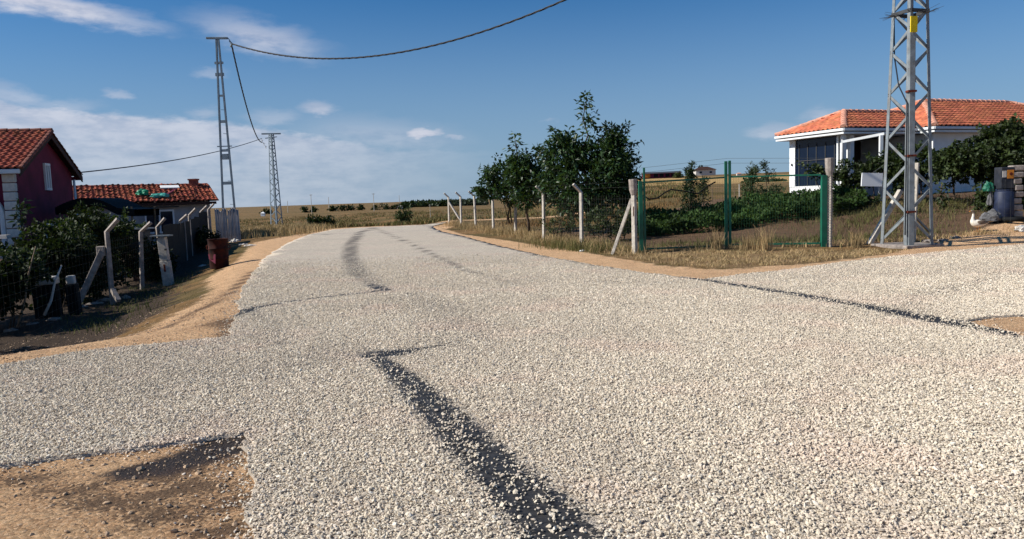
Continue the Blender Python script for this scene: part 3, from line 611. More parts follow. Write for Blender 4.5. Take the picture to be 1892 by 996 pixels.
# ------------------------------------------------------------------ roof tiles
def tile_mesh(name='tile', wd=.26, ln=.40, n=6, amp=.038, lip=.045):
    v = []; 
    for (yy, zz) in ((0, lip), (ln, 0.0)):
        for i in range(n+1):
            t = i/n; h = amp*(math.sin(math.pi*min(1, t/.55)) if t < .55 else -.35*math.sin(math.pi*(t-.55)/.45)); v.append((wd*(t-.5), yy, h+zz+.012))
    for i in range(n+1): v.append((v[i][0], 0, v[i][2]-lip*.95))
    f = [(i, i+1, n+2+i, n+1+i) for i in range(n)]+[(i+1, i, 2*n+2+i, 2*n+3+i) for i in range(n)]
    return v, f
def inp(a, c, poly):
    r = False
    for i in range(len(poly)):
        x0, y0 = poly[i]; x1, y1 = poly[(i+1) % len(poly)]
        if (y0 > c) != (y1 > c) and a < (x1-x0)*(c-y0)/(y1-y0)+x0: r = not r
    return r
def roof_face(O, E, P3, parent, matl, wd=.26, row=.33, jitter=.006, name='tiles', as_parts=False, limit=300, jog=.0, seed=1):
    """cover the planar polygon P3 with tiles. O origin on the eave, E eave direction"""
    r_ = random.Random(seed); O = Vector(O); E = Vector(E).normalized(); P3 = [Vector(p) for p in P3]
    n = None
    for i in range(2, len(P3)):
        n = (P3[1]-P3[0]).cross(P3[i]-P3[0])
        if n.length > 1e-4: break
    n.normalize(); n = n if n.z > 0 else -n; U = n.cross(E).normalized()
    if U.z < 0: U = -U
    E2 = U.cross(n).normalized(); poly = [((p-O).dot(E2), (p-O).dot(U)) for p in P3]
    a0 = min(p[0] for p in poly); a1 = max(p[0] for p in poly); b1 = max(p[1] for p in poly); V_, F_ = tile_mesh(wd=wd, ln=row*1.2)
    B = Matrix((E2, U, n)).transposed(); mb = MB(); nr = int(math.ceil(b1/row)); shared = None; cnt = 0
    base = MB(); base.add([p-n*.03 for p in P3], [tuple(range(len(P3)))]); 
    for j in range(nr):
        for i in range(int((a1-a0)/wd)+1):
            a = a0+wd*(i+.5)+(jog if j % 2 else 0); c = j*row
            if not (inp(a, c+row*.5, poly) or inp(a, c+row*.25, poly)): continue
            rot = Matrix.Rotation(r_.gauss(0, jitter*2), 3, 'Z') @ Matrix.Rotation(r_.gauss(0, jitter), 3, 'X'); off = O+E2*a+U*(c-.04)+n*(.01+abs(r_.gauss(0, jitter)))
            if as_parts and cnt < limit:
                if shared is None: shared = MB().add(V_, F_).mesh('tile', True); shared.materials.append(matl)
                m4 = (B @ rot).to_4x4(); m4.translation = off; inst(shared, 'tile', parent, m4); cnt += 1
            else: mb.add([off+B @ (rot @ Vector(v)) for v in V_], F_)
    base.build('roof_deck', K['darkwood'], parent)
    if mb.v: o = mb.build(name, matl, parent, smooth=True); o['kind'] = 'stuff'
def caps(parent, a, c, r, matl, step=.36, name='ridge_tile', seed=2, single=False):
    a = Vector(a); c = Vector(c); L = (c-a).length; n = max(1, int(L/step)); d = (c-a)/n; dn = d.normalized(); x = dn.cross(Vector((0, 0, 1))).normalized(); z = x.cross(dn); r_ = random.Random(seed); big = MB()
    for i in range(n):
        m_ = MB(); p = a+d*i; V_ = []; F_ = []
        for (t, rr) in ((-.06, 1.12), (1.02, .92)):
            for k in range(7):
                an = math.pi*(k/6)*1.1-.05*math.pi; V_.append(p+d*t+x*(math.cos(an)*r*rr)+z*(math.sin(an)*r*rr*.8+r_.uniform(-.004, .004)))
        F_ = [(k, k+1, 8+k, 7+k) for k in range(6)]+[tuple(range(7))]
        (big if single else m_).add(V_, F_)
        if not single: m_.build(name, matl, parent)
    if single: o = big.build(name+'s', matl, parent); o['kind'] = 'stuff'
def wallbox(parent, name, P, z0, z1, matl, holes=None):
    """closed prism of a footprint"""
    n = len(P); m_ = MB(); m_.add([(p[0], p[1], z0) for p in P]+[(p[0], p[1], z1) for p in P], [(i, (i+1) % n, n+(i+1) % n, n+i) for i in range(n)]+[tuple(range(n-1, -1, -1)), tuple(range(n, 2*n))]); return m_.build(name, matl, parent)
# ------------------------------------------------------------------ red house (left)
H0 = Vector((-16.72, 26.0, 0)); g_ = Vector((-1.35, 5.65, 0)); gl = g_.length; gd = g_.normalized(); ld = Vector((-gd.y, gd.x, 0)).normalized()   # gd along gable, ld to the left
if ld.x > 0: ld = -ld
RH = thing('red_house', (H0.x, H0.y, -1.05), 'dark red gabled house with clay tile roof and white quoined corner at the left edge', 'house')
def rh(a, b_, z_): return gd*a-(-ld)*b_ + Vector((0, 0, z_+1.05))       # a along gable, b to the left, world z
LEN = 9.0; EZ = 3.30; RZ = 4.64; hw_ = gl/2
m_ = MB(); body = [rh(0, 0, -1.3), rh(gl, 0, -1.3), rh(gl, 0, EZ), rh(hw_, 0, RZ-.12), rh(0, 0, EZ), rh(0, LEN, -1.3), rh(gl, LEN, -1.3), rh(gl, LEN, EZ), rh(hw_, LEN, RZ-.12), rh(0, LEN, EZ)]
m_.add(body, [(0, 4, 3, 2, 1), (5, 6, 7, 8, 9), (0, 5, 9, 4), (1, 2, 7, 6), (4, 9, 8, 3), (2, 3, 8, 7)]); m_.build('wall', K['redwall'], RH)
OV = .42; OG = .30; sl_ = (RZ-EZ)/hw_
def rp(side, up_, b_): # roof plane point. side 0 front, 1 back
    a = -OV+(hw_+OV)*up_ if side == 0 else gl+OV-(hw_+OV)*up_; z_ = EZ+.08-OV*sl_+(RZ-EZ+OV*sl_)*up_; return rh(a, b_, z_)
P3 = [rp(0, 0, -OG), rp(0, 0, LEN+.3), rp(0, 1, LEN+.3), rp(0, 1, -OG)]
roof_face(rp(0, 0, -OG), rp(0, 0, LEN)-rp(0, 0, -OG), P3, RH, K['tile_old'], wd=.235, row=.30, as_parts=True, limit=300, jitter=.01, seed=5)
P3 = [rp(1, 0, -OG), rp(1, 0, LEN+.3), rp(1, 1, LEN+.3), rp(1, 1, -OG)]
roof_face(rp(1, 0, -OG), rp(1, 0, LEN)-rp(1, 0, -OG), P3, RH, K['tile_old'], wd=.235, row=.30, seed=6)
caps(RH, rp(0, 1, -OG)+Vector((0, 0, .02)), rp(0, 1, LEN)+Vector((0, 0, .02)), .11, K['ridge_old'])
caps(RH, rp(0, 0, -OG), rp(0, 1, -OG), .09, K['ridge_old'], step=.30, name='verge_tile')
for sd in (0, 1):
    m_ = MB(); a, c = rp(sd, -.01, -OG+.02), rp(sd, 1, -OG+.02); m_.bar(a-Vector((0, 0, .17)), c-Vector((0, 0, .17)), .05, .24, upv=tuple(rh(0, 1, 0)-rh(0, 0, 0))); 
    m_ = MB(); dn = Vector((0, 0, -.26)); q = -ld*.03; m_.add([a, c, c+dn, a+dn, a+ld*.04, c+ld*.04, c+dn+ld*.04, a+dn+ld*.04], [(0, 1, 2, 3), (7, 6, 5, 4), (0, 4, 5, 1), (1, 5, 6, 2), (2, 6, 7, 3), (3, 7, 4, 0)]); m_.build('bargeboard', K['darkwood'], RH)
    m_ = MB(); a, c = rp(sd, .02, -OG+.05)-Vector((0, 0, .10)), rp(sd, 1, -OG+.05)-Vector((0, 0, .10)); e_ = ld*(OG-.05); m_.add([a, c, c+e_, a+e_, a+Vector((0, 0, .04)), c+Vector((0, 0, .04)), c+e_+Vector((0, 0, .04)), a+e_+Vector((0, 0, .04))], [(0, 1, 2, 3), (7, 6, 5, 4), (0, 4, 5, 1), (1, 5, 6, 2), (2, 6, 7, 3), (3, 7, 4, 0)]); m_.build('soffit', K['darkwood'], RH)
m_ = MB(); a = rp(0, 0, -OG+.02)-Vector((0, 0, .10)); c = rp(0, 0, LEN)-Vector((0, 0, .10)); m_.bar(a, c, .12, .15); m_.build('gutter', K['whitetrim'], RH, bevel=.02)
m_ = MB(); a = rp(1, 0, -OG+.02)-Vector((0, 0, .12)); c = rp(1, 0, LEN)-Vector((0, 0, .12)); m_.bar(a, c, .12, .15); m_.build('gutter', K['redwall'], RH)
def window(parent, c, e, up_, wd, ht, fw_=.07, outn=None, mull=1, fm='whitetrim', gm='glass'):
    e = e.normalized(); n = e.cross(up_).normalized(); n = n if outn is None or n.dot(outn) > 0 else -n; B = Matrix((e, n, up_)).transposed()
    m_ = MB()
    for (cx, cz, sx, sz) in ((0, ht/2, wd+fw_, fw_), (0, -ht/2, wd+fw_, fw_)): m_.box(c+B @ Vector((cx, .03, cz)), (sx, .10, sz), B)
    for sx in [-wd/2, wd/2]+[(-.5+(k+1)/(mull+1))*wd for k in range(mull)]: m_.box(c+B @ Vector((sx, .028, 0)), (fw_*.9, .094, ht-fw_), B)
    f = m_.build('window', K[fm], parent)
    g2 = MB().box(c+B @ Vector((0, .002, 0)), (wd-.01, .03, ht-.01), B).build('pane', K[gm], f); return f
Z = Vector((0, 0, 1))
window(RH, rh(hw_-.02, 0, 3.02)-ld*.0, gd, Z, .46, .92, .085, outn=-ld)
window(RH, rh(2.75, 0, .55), gd, Z, 1.15, 1.35, .11, outn=-ld)
# downpipe on the far gable corner
MB().tube([rh(gl+.04, -.06, 3.0), rh(gl+.04, -.06, -.9)], .05, 8).build('downpipe', K['whitetrim'], RH, smooth=True)
# quoined white corner column: separate stone blocks
bm_ = None
for k in range(13):
    c = rh(-.02, .19, EZ-.36-.31*k-.06); m_ = MB(); m_.box((0, 0, 0), (.38, .34, .285)); 
    if bm_ is None: bm_ = m_.mesh('stone'); bm_.materials.append(K['stone'])
    o = inst(bm_, 'stone', RH, Matrix.Translation(c) @ Matrix((ld, gd, Z)).transposed().to_4x4()); mo = o.modifiers.new('bevel', 'BEVEL'); mo.width = .02
# arched doorway trim on the front wall
m_ = MB(); ps = []
for k in range(15):
    an = math.pi*k/14; ps.append(rh(-.06, 1.12+.62*math.cos(an)*-1, 1.6+.75*math.sin(an)))
ps = [rh(-.06, .50, -.8)]+ps+[rh(-.06, 1.74, -.8)]; m_.tube(ps, .09, 6); m_.build('arch_trim', K['whitetrim'], RH)
m_ = MB(); q = [rh(-.03, .57, -.8), rh(-.03, .57, 1.6)]+[rh(-.03, 1.12-.56*math.cos(math.pi*k/10), 1.6+.7*math.sin(math.pi*k/10)) for k in range(1, 10)]+[rh(-.03, 1.67, 1.6), rh(-.03, 1.67, -.8)]; m_.add(q, [tuple(range(len(q)))]); m_.build('door', K['darkwood'], RH)
# low white rail in front of the house
TR = thing('porch_rail', (-16.9, 24.4, -1.0), 'white porch rail with two posts below the red house corner', 'railing')
MB().box((-.5, 0, 1.95), (2.6, .25, .12)).build('rail', K['stone'], TR)
for x_ in (-.15, .42): MB().box((x_, 0, .9), (.16, .16, 1.9)).build('post', K['whitetrim'], TR)
# ------------------------------------------------------------------ shed with the patched tile roof
SH = thing('shed', (-19, 41, -.5), 'low grey rendered shed with patched red tile roof and brick chimney', 'shed')
def sw(p): return Vector(p)-Vector((-19, 41, -.5))
A_ = Vector((-16.35, 41.6, 0)); B_ = Vector((-22.3, 38.2, 0)); fd = (B_-A_).normalized(); bd = Vector((-fd.y, fd.x, 0)); bd = bd if bd.y > 0 else -bd; D_ = 5.4; L_ = (B_-A_).length
foot = [sw(A_), sw(B_), sw(B_+bd*D_), sw(A_+bd*D_)]
EZ2, RZ2 = 2.10, 2.92
m_ = MB(); base = [A_, B_, B_+bd*D_, A_+bd*D_]; V_ = [sw((p.x, p.y, -1)) for p in base]+[sw((p.x, p.y, EZ2)) for p in base]+[sw((*(A_+bd*D_/2).xy, RZ2-.1)), sw((*(B_+bd*D_/2).xy, RZ2-.1))]
m_.add(V_, [(0, 1, 5, 4), (1, 2, 6, 9, 5), (2, 3, 7, 6), (3, 0, 4, 8, 7), (4, 5, 9, 8), (6, 7, 8, 9)]); m_.build('wall', K['grayplaster'], SH)
ov = .35; s2 = (RZ2-EZ2)/(D_/2)
def sp2(side, u_, l_):
    q = -ov+(D_/2+ov)*u_ if side == 0 else D_+ov-(D_/2+ov)*u_; p = A_+fd*l_+bd*q; return sw((p.x, p.y, EZ2+.06-ov*s2+(RZ2-EZ2+ov*s2)*u_))
roof_face(sp2(0, 0, -.3), fd, [sp2(0, 0, -.3), sp2(0, 0, L_+.3), sp2(0, 1, L_+.3), sp2(0, 1, -.3)], SH, K['tile_old'], wd=.25, row=.30, jitter=.03, seed=8)
roof_face(sp2(1, 0, -.3), fd, [sp2(1, 0, -.3), sp2(1, 0, L_+.3), sp2(1, 1, L_+.3), sp2(1, 1, -.3)], SH, K['tile_old'], wd=.25, row=.30, jitter=.03, seed=9)
caps(SH, sp2(0, 1, -.3), sp2(0, 1, L_+.3), .13, K['tile_old'], single=True); caps(SH, sp2(0, 0, -.3), sp2(0, 1, -.3), .11, K['tile_old'], step=.3, name='verge_tile', single=True)
MB().bar(sp2(0, 0, -.28)-Z*.12, sp2(0, 0, L_+.28)-Z*.12, .10, .14).build('eave_beam', K['darkwood'], SH)
MB().bar(sp2(0, .06, .3)-Z*.26, sp2(0, .06, 3.9)-Z*.24, .09, .08).build('eave_pole', K['grayplaster'], SH)
c = sp2(0, .88, .45); m_ = MB(); ch = MB().box(c+Z*.10, (.40, .40, .6)).build('chimney', K['brick'], SH); MB().box(c+Z*.42, (.48, .48, .08)).build('chimney_cap', K['brick'], ch)
window(SH, sw((*(A_+fd*2.55).xy, 1.02)), fd, Z, 1.35, 1.15, .09, outn=-bd, mull=1)
MB().box(sw((*(A_+fd*2.55-bd*.12).xy, 1.78)), (1.9, .3, .06), Matrix((fd, bd, Z)).transposed()).build('window_hood', K['dkgray'], SH)
def onroof(u_, l_, up_=.12): return sp2(0, u_, l_)+Vector((-19, 41, -.5))+Z*up_
def lump(name, c, s, matl, label, cat, seed, rz=0):
    r_ = random.Random(seed); bm = bmesh.new(); bmesh.ops.create_icosphere(bm, subdivisions=3, radius=.5)
    for v in bm.verts:
        d = v.co.normalized(); k_ = 1+.13*math.sin(d.x*7+seed)+.11*math.sin(d.y*9+seed*2)+.1*math.sin(d.z*8+d.x*5)+r_.uniform(-.03, .03); v.co = Vector((d.x*s[0]*k_, d.y*s[1]*k_, max(-.35, d.z*k_)*s[2]))*.5
    me = bpy.data.meshes.new(name); bm.to_mesh(me); bm.free(); o = bpy.data.objects.new(name, me); C.objects.link(o); me.materials.append(matl); o.location = c; o.rotation_euler = (0, 0, rz); return tag(o, label, cat)
lump('tarp_bundle', onroof(.34, 3.25, .16), (.62, .5, .46), K['tarp'], 'bright green tarp bundle on the shed roof, left of the teal one', 'tarp', 3)
lump('tarp_bundle', onroof(.20, 2.45, .12), (1.0, .5, .32), K['teal'], 'pale teal crumpled tarp lying near the shed eave', 'tarp', 5, R_(30))
o = MB().box((0, 0, 0), (.95, .5, .05), Matrix((fd, (sp2(0, 1, 0)-sp2(0, 0, 0)).normalized(), (sp2(0, 1, 0)-sp2(0, 0, 0)).normalized().cross(fd))).transposed()).build('white_board', K['white']); o.location = onroof(.76, 1.75, .14); tag(o, 'small white board lying high on the shed roof', 'board')
o = MB().bar(onroof(.25, 2.15, .12), onroof(.62, 1.5, .12), .12, .05).build('plank', K['redwall']); tag(o, 'dark red plank lying aslant on the shed roof', 'plank')
o = MB().bar(onroof(.16, 1.9, .12), onroof(.14, .8, .12), .08, .05).build('plank', K['darkwood']); tag(o, 'dark plank laid level along the shed eave', 'plank')
# ------------------------------------------------------------------ white house (right)
WZ = 1.1
W0 = Vector((13.66, 31.2, 0)); fe = Vector((.93, .365, 0)).normalized(); re_ = Vector((-.365, .93, 0)).normalized()
WH = thing('white_house', (16, 34, WZ), 'white bungalow with orange tiled hip roofs and a shaded front porch, behind the pylon', 'house')
WO = Vector((16, 34, WZ))
def wp(a, b_, z_, o0=W0): p = o0+fe*a+re_*b_; return Vector((p.x, p.y, z_))-WO          # eave coordinate system (a front, b back)
W1 = Vector((17.75, 31.9, 0))                                  # eave corner of the main block
EVZ = 4.05
def hip(o0, La, Lb, rise, nm):
    """hip roof over eave rectangle La x Lb"""
    h = min(La, Lb)/2; c = [wp(0, 0, EVZ, o0), wp(La, 0, EVZ, o0), wp(La, Lb, EVZ, o0), wp(0, Lb, EVZ, o0)]
    r1, r2 = (wp(h, Lb/2, EVZ+rise, o0), wp(La-h, Lb/2, EVZ+rise, o0))
    roof_face(c[0], fe, [c[0], c[1], r2, r1], WH, K['tile_new'], jitter=.003, name='tiles', seed=11)
    roof_face(c[3], -re_, [c[3], c[0], r1], WH, K['tile_new'], jitter=.003, name='tiles', seed=12)
    roof_face(c[1], re_, [c[1], c[2], r2], WH, K['tile_new'], jitter=.003, name='tiles', seed=13)
    roof_face(c[2], -fe, [c[2], c[3], r1, r2], WH, K['tile_new'], jitter=.003, name='tiles', seed=14)
    for a, b2 in ((c[0], r1), (c[3], r1), (r1, r2), (c[1], r2), (c[2], r2)): caps(WH, a+Z*.04, b2+Z*.04, .13, K['ridge'], step=.34, single=(a-b2).length < 1.2)
    for i in range(4):
        a, b2 = c[i], c[(i+1) % 4]; d = (b2-a).normalized(); MB().bar(a-Z*.07-d*.03, b2-Z*.07+d*.03, .13, .11).build('gutter', K['whitetrim'], WH, bevel=.015)
        inn = (r1+r2)/2-a
    m_ = MB(); q = [p-Z*.16 for p in c]; qq = [p-Z*.24 for p in c]; m_.add(q+qq, [(0, 1, 2, 3), (7, 6, 5, 4), (0, 4, 5, 1), (1, 5, 6, 2), (2, 6, 7, 3), (3, 7, 4, 0)]); m_.build('soffit', K['whitetrim'], WH)
hip(W0, 8.0, 4.0, .86, 'wing'); hip(W1, 13.0, 7.2, 1.52, 'main')
wi = .45
MB_w = wp
# main block walls
def prism(o0, a0, a1, b0, b1, z0, z1, name, matl, bev=0):
    P = [wp(a0, b0, 0, o0), wp(a1, b0, 0, o0), wp(a1, b1, 0, o0), wp(a0, b1, 0, o0)]; m_ = MB()
    m_.add([Vector((p.x, p.y, z0-WO.z)) for p in P]+[Vector((p.x, p.y, z1-WO.z)) for p in P], [(3, 2, 1, 0), (4, 5, 6, 7), (0, 1, 5, 4), (1, 2, 6, 5), (2, 3, 7, 6), (3, 0, 4, 7)]); return m_.build(name, matl, WH, bevel=bev)
prism(W1, .5, 12.5, .5, 6.8, .6, 3.80, 'wall', K['white'])
prism(W1, .44, .62, .42, .62, .7, 3.79, 'corner_pilaster', K['white'])
# wing: glazed left side with columns, low walls, open porch in front
prism(W0, .45, .60, .42, 3.6, .5, 1.72, 'low_wall', K['white'])
prism(W0, .43, .66, 3.25, 3.6, 1.72, 3.80, 'column', K['white'])
prism(W0, .42, .58, .42, .60, 1.0, 3.795, 'column', K['white']); 
prism(W0, .78, .98, .40, .62, .6, 3.79, 'column', K['white']); prism(W0, .42, .50, .72, .80, 1.72, 3.79, 'mullion', K['whitetrim'])
g2 = prism(W0, .50, .54, .80, 3.25, 1.74, 3.80, 'glazing', K['glass'])
for k in range(5): b0 = .95+k*.52; prism(W0, .475, .50, b0, b0+.035, 1.76, 3.60, 'glazing_bar', K['dkgray'])
for z_ in (2.25, 2.85): prism(W0, .47, .495, .8, 3.25, z_, z_+.03, 'glazing_bar', K['dkgray'])
prism(W0, .44, .62, .7, 3.3, 1.70, 1.745, 'sill', K['whitetrim'])
prism(W0, 1.0, 4.4, .45, .60, .5, 1.70, 'low_wall', K['grayplaster']); prism(W0, .98, 4.45, .42, .63, 1.70, 1.75, 'sill', K['whitetrim'])  # front low wall painted grey for its shaded side
prism(W0, .6, 7.5, 3.5, 3.65, .5, 3.8, 'wall', K['darkwood']); prism(W0, .6, 7.6, .6, 3.5, .5, .9, 'porch_floor', K['concrete_d'])  # back wall coloured dark to stand for the porch's shade
prism(W0, 1.3, 1.8, 2.6, 3.45, .9, 3.3, 'cupboard', K['darkwood']); prism(W0, 2.6, 3.6, 3.40, 3.47, 1.0, 3.1, 'door', K['darkwood'])
MB().tube([wp(.1, .12, 3.97), wp(.32, .36, 3.6), wp(.34, .38, 1.0)], .055, 8).build('downpipe', K['whitetrim'], WH, smooth=True)
# sloping awning beam and its post in front of the porch
m_ = MB(); m_.bar(dep(1557, 262, 30.9)-WO, dep(1634, 247, 30.0)-WO, .08, .10); m_.build('awning_beam', K['whitetrim'], WH)
m_ = MB(); m_.bar(dep(1628, 250, 30.05)-WO, Vector((*(dep(1628, 250, 30.05)-WO).xy, -.3)), .12); m_.build('awning_post', K['whitetrim'], WH)
window(WH, wp(4.6, .5, 2.6, W1), fe, Z, 1.2, 1.3, .08, outn=-re_)
for px, py in ((1453, 305),): MB().tube([wp(.42, 3.42, 2.72), wp(.39, 3.42, 2.72)], .05, 10).build('round_vent', K['black'], WH)
# ------------------------------------------------------------------ concrete post fence along the right verge
post_v = [(-.055, -.055, 0), (.055, -.055, 0), (.055, .055, 0), (-.055, .055, 0)]
def bent_post(mb, h=1.72, arm=(-.27, -.12, .27), w_=.11):
    a = Vector((0, 0, -.15)); c = Vector((0, 0, h)); mb.tube([a, c, c+Vector(arm)], [w_*.62, w_*.58, w_*.5], 4)
fr = thing('wire_fence', (2.5, 25, 0), 'white concrete bent-top post fence with fine wire along the right verge', 'fence'); FO = Vector((2.5, 25, 0))
px_ = [1072, 1010, 955, 914, 881, 850, 832]; ks = [.00171+.000338*i for i in range(1, 8)]
bent = MB(); bent_post(bent); bentm = bent.mesh('post'); bentm.materials.append(K['concrete']); tops = []
for i, X in enumerate(px_):
    y = 12164*ks[i]; x = 3.37-.2560*(y-20.8); z_ = T(x, y); r_ = random.Random(i)
    m4 = Matrix.Translation(Vector((x, y, z_))-FO) @ Matrix.Rotation(r_.uniform(-.12, .12)+R_(45)*0, 4, 'Z') @ Matrix.Rotation(r_.uniform(-.02, .02), 4, 'Y')
    inst(bentm, 'post', fr, m4); tops.append(Vector((x, y, z_)))
MB().bar(tops[-1]+Vector((.9, -.6, .0))-FO+Vector((0, 0, 0)), tops[-1]+Vector((.02, 0, 1.45))-FO, .09).build('brace_post', K['concrete'], fr)
g0 = Vector((3.40, 20.75, 0))
line = [g0]+tops
def wires(path, zs, r, step, matl, parent, off, vert=None, arm=None):
    m_ = MB()
    for z_ in zs:
        for a, c in zip(path[:-1], path[1:]): m_.tube([a+Z*z_-off, (a+c)/2+Z*(z_-.015)-off, c+Z*z_-off], r, 3)
    if arm:
        for k in (.45, .95):
            for a, c in zip(path[:-1], path[1:]): m_.tube([a+Z*1.72+Vector(arm)*k-off, c+Z*1.72+Vector(arm)*k-off], r*1.3, 3)
    if vert:
        for a, c in zip(path[:-1], path[1:]):
            L = (c-a).length; n = int(L/step)
            for k in range(n):
                p = a.lerp(c, k/n); m_.tube([p+Z*vert[0]-off, p+Z*vert[1]-off], r, 3)
    o = m_.build('wire_mesh', matl, parent); o['kind'] = 'stuff'; return o
wires(line, [.08+.16*k for k in range(10)], .0013, .20, K['wire'], fr, FO, vert=(.05, 1.62), arm=(-.27, -.12, .27))
# gate
GT = thing('garden_gate', (6, 21, 0), 'double-leaf green steel gate with wire mesh in front of the garden', 'gate'); GO = Vector((6, 21, 0))
gl0, gm0, gr0 = at(1184, 468), at(1340, 461), at(1519, 458)
gl0 = Vector((3.62, 20.95, T(3.62, 20.95))); gm0 = Vector((6.10, 21.3, .04)); gr0 = Vector((8.60, 20.85, .05))
def gpost(p, X, ytop, w_, d_, y):  # upright reaching photo height
    top = dep(X, ytop, p.y).z; m_ = MB().box((p.x-GO.x, p.y-GO.y, (p.z+top)/2-.05), (w_, d_, top-p.z+.1)); return m_.build('upright', K['green'], GT, bevel=.006), top
_, zl = gpost(gl0+Vector((-.02, 0, 0)), 1180, 335, .11, .11, 0); gpost(gl0+Vector((.085, 0, 0)), 1186, 310, .055, .055, 0)
gpost(gm0+Vector((-.05, 0, 0)), 1337, 298, .075, .07, 0); gpost(gm0+Vector((.055, 0, 0)), 1343, 297, .065, .07, 0)
gpost(gr0+Vector((-.0, 0, 0)), 1520, 324, .15, .12, 0)
for a, c, y0, y1, X0, X1 in ((gl0+Vector((.1, 0, 0)), gm0-Vector((.09, 0, 0)), 337, 328, 1190, 1335), (gm0+Vector((.09, 0, 0)), gr0-Vector((.08, 0, 0)), 327, 323, 1346, 1512)):
    za = dep(X0, y0, a.y).z; zb = dep(X1, y1, c.y).z
    P0 = Vector((a.x, a.y, za))-GO; P1 = Vector((c.x, c.y, zb))-GO; MB().bar(P0, P1, .045).build('rail', K['green'], GT)
    b0 = Vector((a.x, a.y, a.z+.10))-GO; b1 = Vector((c.x, c.y, c.z+.08))-GO; MB().bar(b0, b1, .045).build('rail', K['green'], GT)
    m_ = MB(); n = 34
    for k in range(n+1): t_ = k/n; m_.tube([b0.lerp(b1, t_), P0.lerp(P1, t_)], .0019, 3)
    for k in range(13): t_ = k/13; m_.tube([b0.lerp(P0, t_), b1.lerp(P1, t_)], .0019, 3)
    o = m_.build('wire_mesh', K['gwire'], GT); o['kind'] = 'stuff'
for dz in (.28, .5):
    o = MB().tube([Vector((gl0.x, gl0.y, 2.05+dz*.6))-GO, Vector((gm0.x, gm0.y, 2.25+dz*.6))-GO, Vector((gr0.x, gr0.y, 2.15+dz*.6))-GO], .0035, 4).build('top_wire', K['wire'], GT)
def gatepost(loc, ztop, label, brc):
    t = thing('gate_post', loc, label, 'post'); h = ztop-loc.z
    MB().tube([(0, 0, -.15), (0, 0, h*.80)], [.083, .078], 4).build('shaft', K['concrete'], t, bevel=.01)
    MB().tube([(0, 0, h*.79), (-.01, 0, h*.86), (-.02, 0, h)], [.078, .115, .12], 8).build('mortar_cap', K['concrete_d'], t, bevel=.015)
    if brc: MB().bar((brc[0], brc[1], 0), (-.05, .03, h*.74), .085).build('brace_post', K['concrete'], t, bevel=.01)
    return t
gp1 = gatepost(Vector((3.38, 20.75, .0)), 2.05, 'white concrete gate post with grey mortar top and slanted brace, left of the gate', (-.58, .25))
MB().box((-.012, -.062, 1.18), (.05, .012, .26)).build('red_paint_mark', K['rust'], gp1)
gp2 = gatepost(Vector((8.76, 20.85, .05)), dep(1528, 292, 20.85).z, 'rough white concrete post with flared mortar top, right of the gate', None)
rng2 = random.Random(3)
m_ = MB()
for k in range(26):
    z_ = .1+k*.072; m_.tube([(-.08, -.085, z_), (.0, -.10, z_+.035), (.08, -.085, z_)], .008, 4)
o = m_.build('wire_wrapping', K['concrete_d'], gp2)
# fence run from the right gate post behind the pylon
fr2 = thing('wire_fence', (9.9, 21.3, .1), 'short wire fence of rough concrete posts behind the pylon legs', 'fence'); F2 = Vector((9.9, 21.3, .1))
pA = Vector((8.76, 20.9, .05)); pB = Vector((10.95, 21.15, .12)); pC = Vector((14.6, 21.9, .35)); pD = Vector((18.5, 22.9, .5))
MB().tube([Vector((11.22, 21.15, 0))-F2, Vector((11.27, 21.1, 2.25))-F2], [.085, .07], 4).build('post', K['concrete'], fr2)
MB().bar(dep(1606, 452, 20.9)-F2, dep(1664, 352, 21.1)-F2, .13, .12).build('brace_post', K['concrete'], fr2, bevel=.012)
MB().bar(dep(1735, 447, 21.9)-F2, dep(1686, 395, 21.4)-F2, .05, .05).build('stay_pole', K['galv'], fr2)
wires([pA, pB, pC], [.1+.15*k for k in range(9)], .0013, .2, K['wire'], fr2, F2, vert=(.05, 1.4))
o = MB().box((0, 0, 0), (.72, .06, .46), Matrix.Rotation(R_(3), 3, 'Y')).build('white_sign_board', K['white']); o.location = dep(1611, 332, 26.5); tag(o, 'blank white board hanging among the vine leaves left of the pylon', 'board')
m_ = MB().tube([dep(1611, 332, 26.5)+Z*.2+Vector((0, .05, 0)), dep(1640, 300, 27)], .012, 5); oo = m_.build('strap', K['wire'], o); oo.matrix_parent_inverse = Matrix.Translation(-o.location)
# ------------------------------------------------------------------ left fence
fl = thing('wire_fence', (-10, 19, -.5), 'old grey concrete bent-top post fence along the shaded yard on the left', 'fence'); FL = Vector((-10, 19, -.5))
pl = []
bo = MB(); bo.tube([(0, 0, -.2), (0, 0, 1.78), (.30, .0, 2.08)], [.072, .066, .06], 4); bom = bo.mesh('post'); bom.materials.append(K['concrete_d'])
for i in range(7):
    y = 18.4+3.5*i; x = xfence(y); z_ = T(x, y)-.05*0; pl.append(Vector((x, y, z_)))
    hs_ = (dep(946+1402*x/y, 425-(i)*3.8, y).z-z_)/1.78
    hs_ = [1.0, .93, .92, .90, .92, .92, .95][i]
    m4 = Matrix.Translation(pl[-1]-FL) @ Matrix.Rotation(R_([0, 3, -3, 4, 0, 2, 0][i]), 4, 'Y') @ Matrix.Diagonal((1, 1, hs_, 1)); inst(bom, 'post', fl, m4)
p0 = pl[0]; MB().bar(dep(146, 558, 18.2)-FL, dep(190, 462, 18.4)-FL, .15, .14).build('brace_post', K['concrete_d'], fl, bevel=.015)
MB().bar(dep(208, 535, 18.3)-FL, dep(219, 556, 18.1)-FL, .10, .09).build('brace_post', K['concrete_d'], fl)
MB().box(dep(188, 464, 18.4)-FL, (.2, .16, .24)).build('brace_block', K['concrete_d'], fl, bevel=.02)
prev = [Vector((xfence(y), y, T(xfence(y), y))) for y in (7.5, 11, 14.7)]
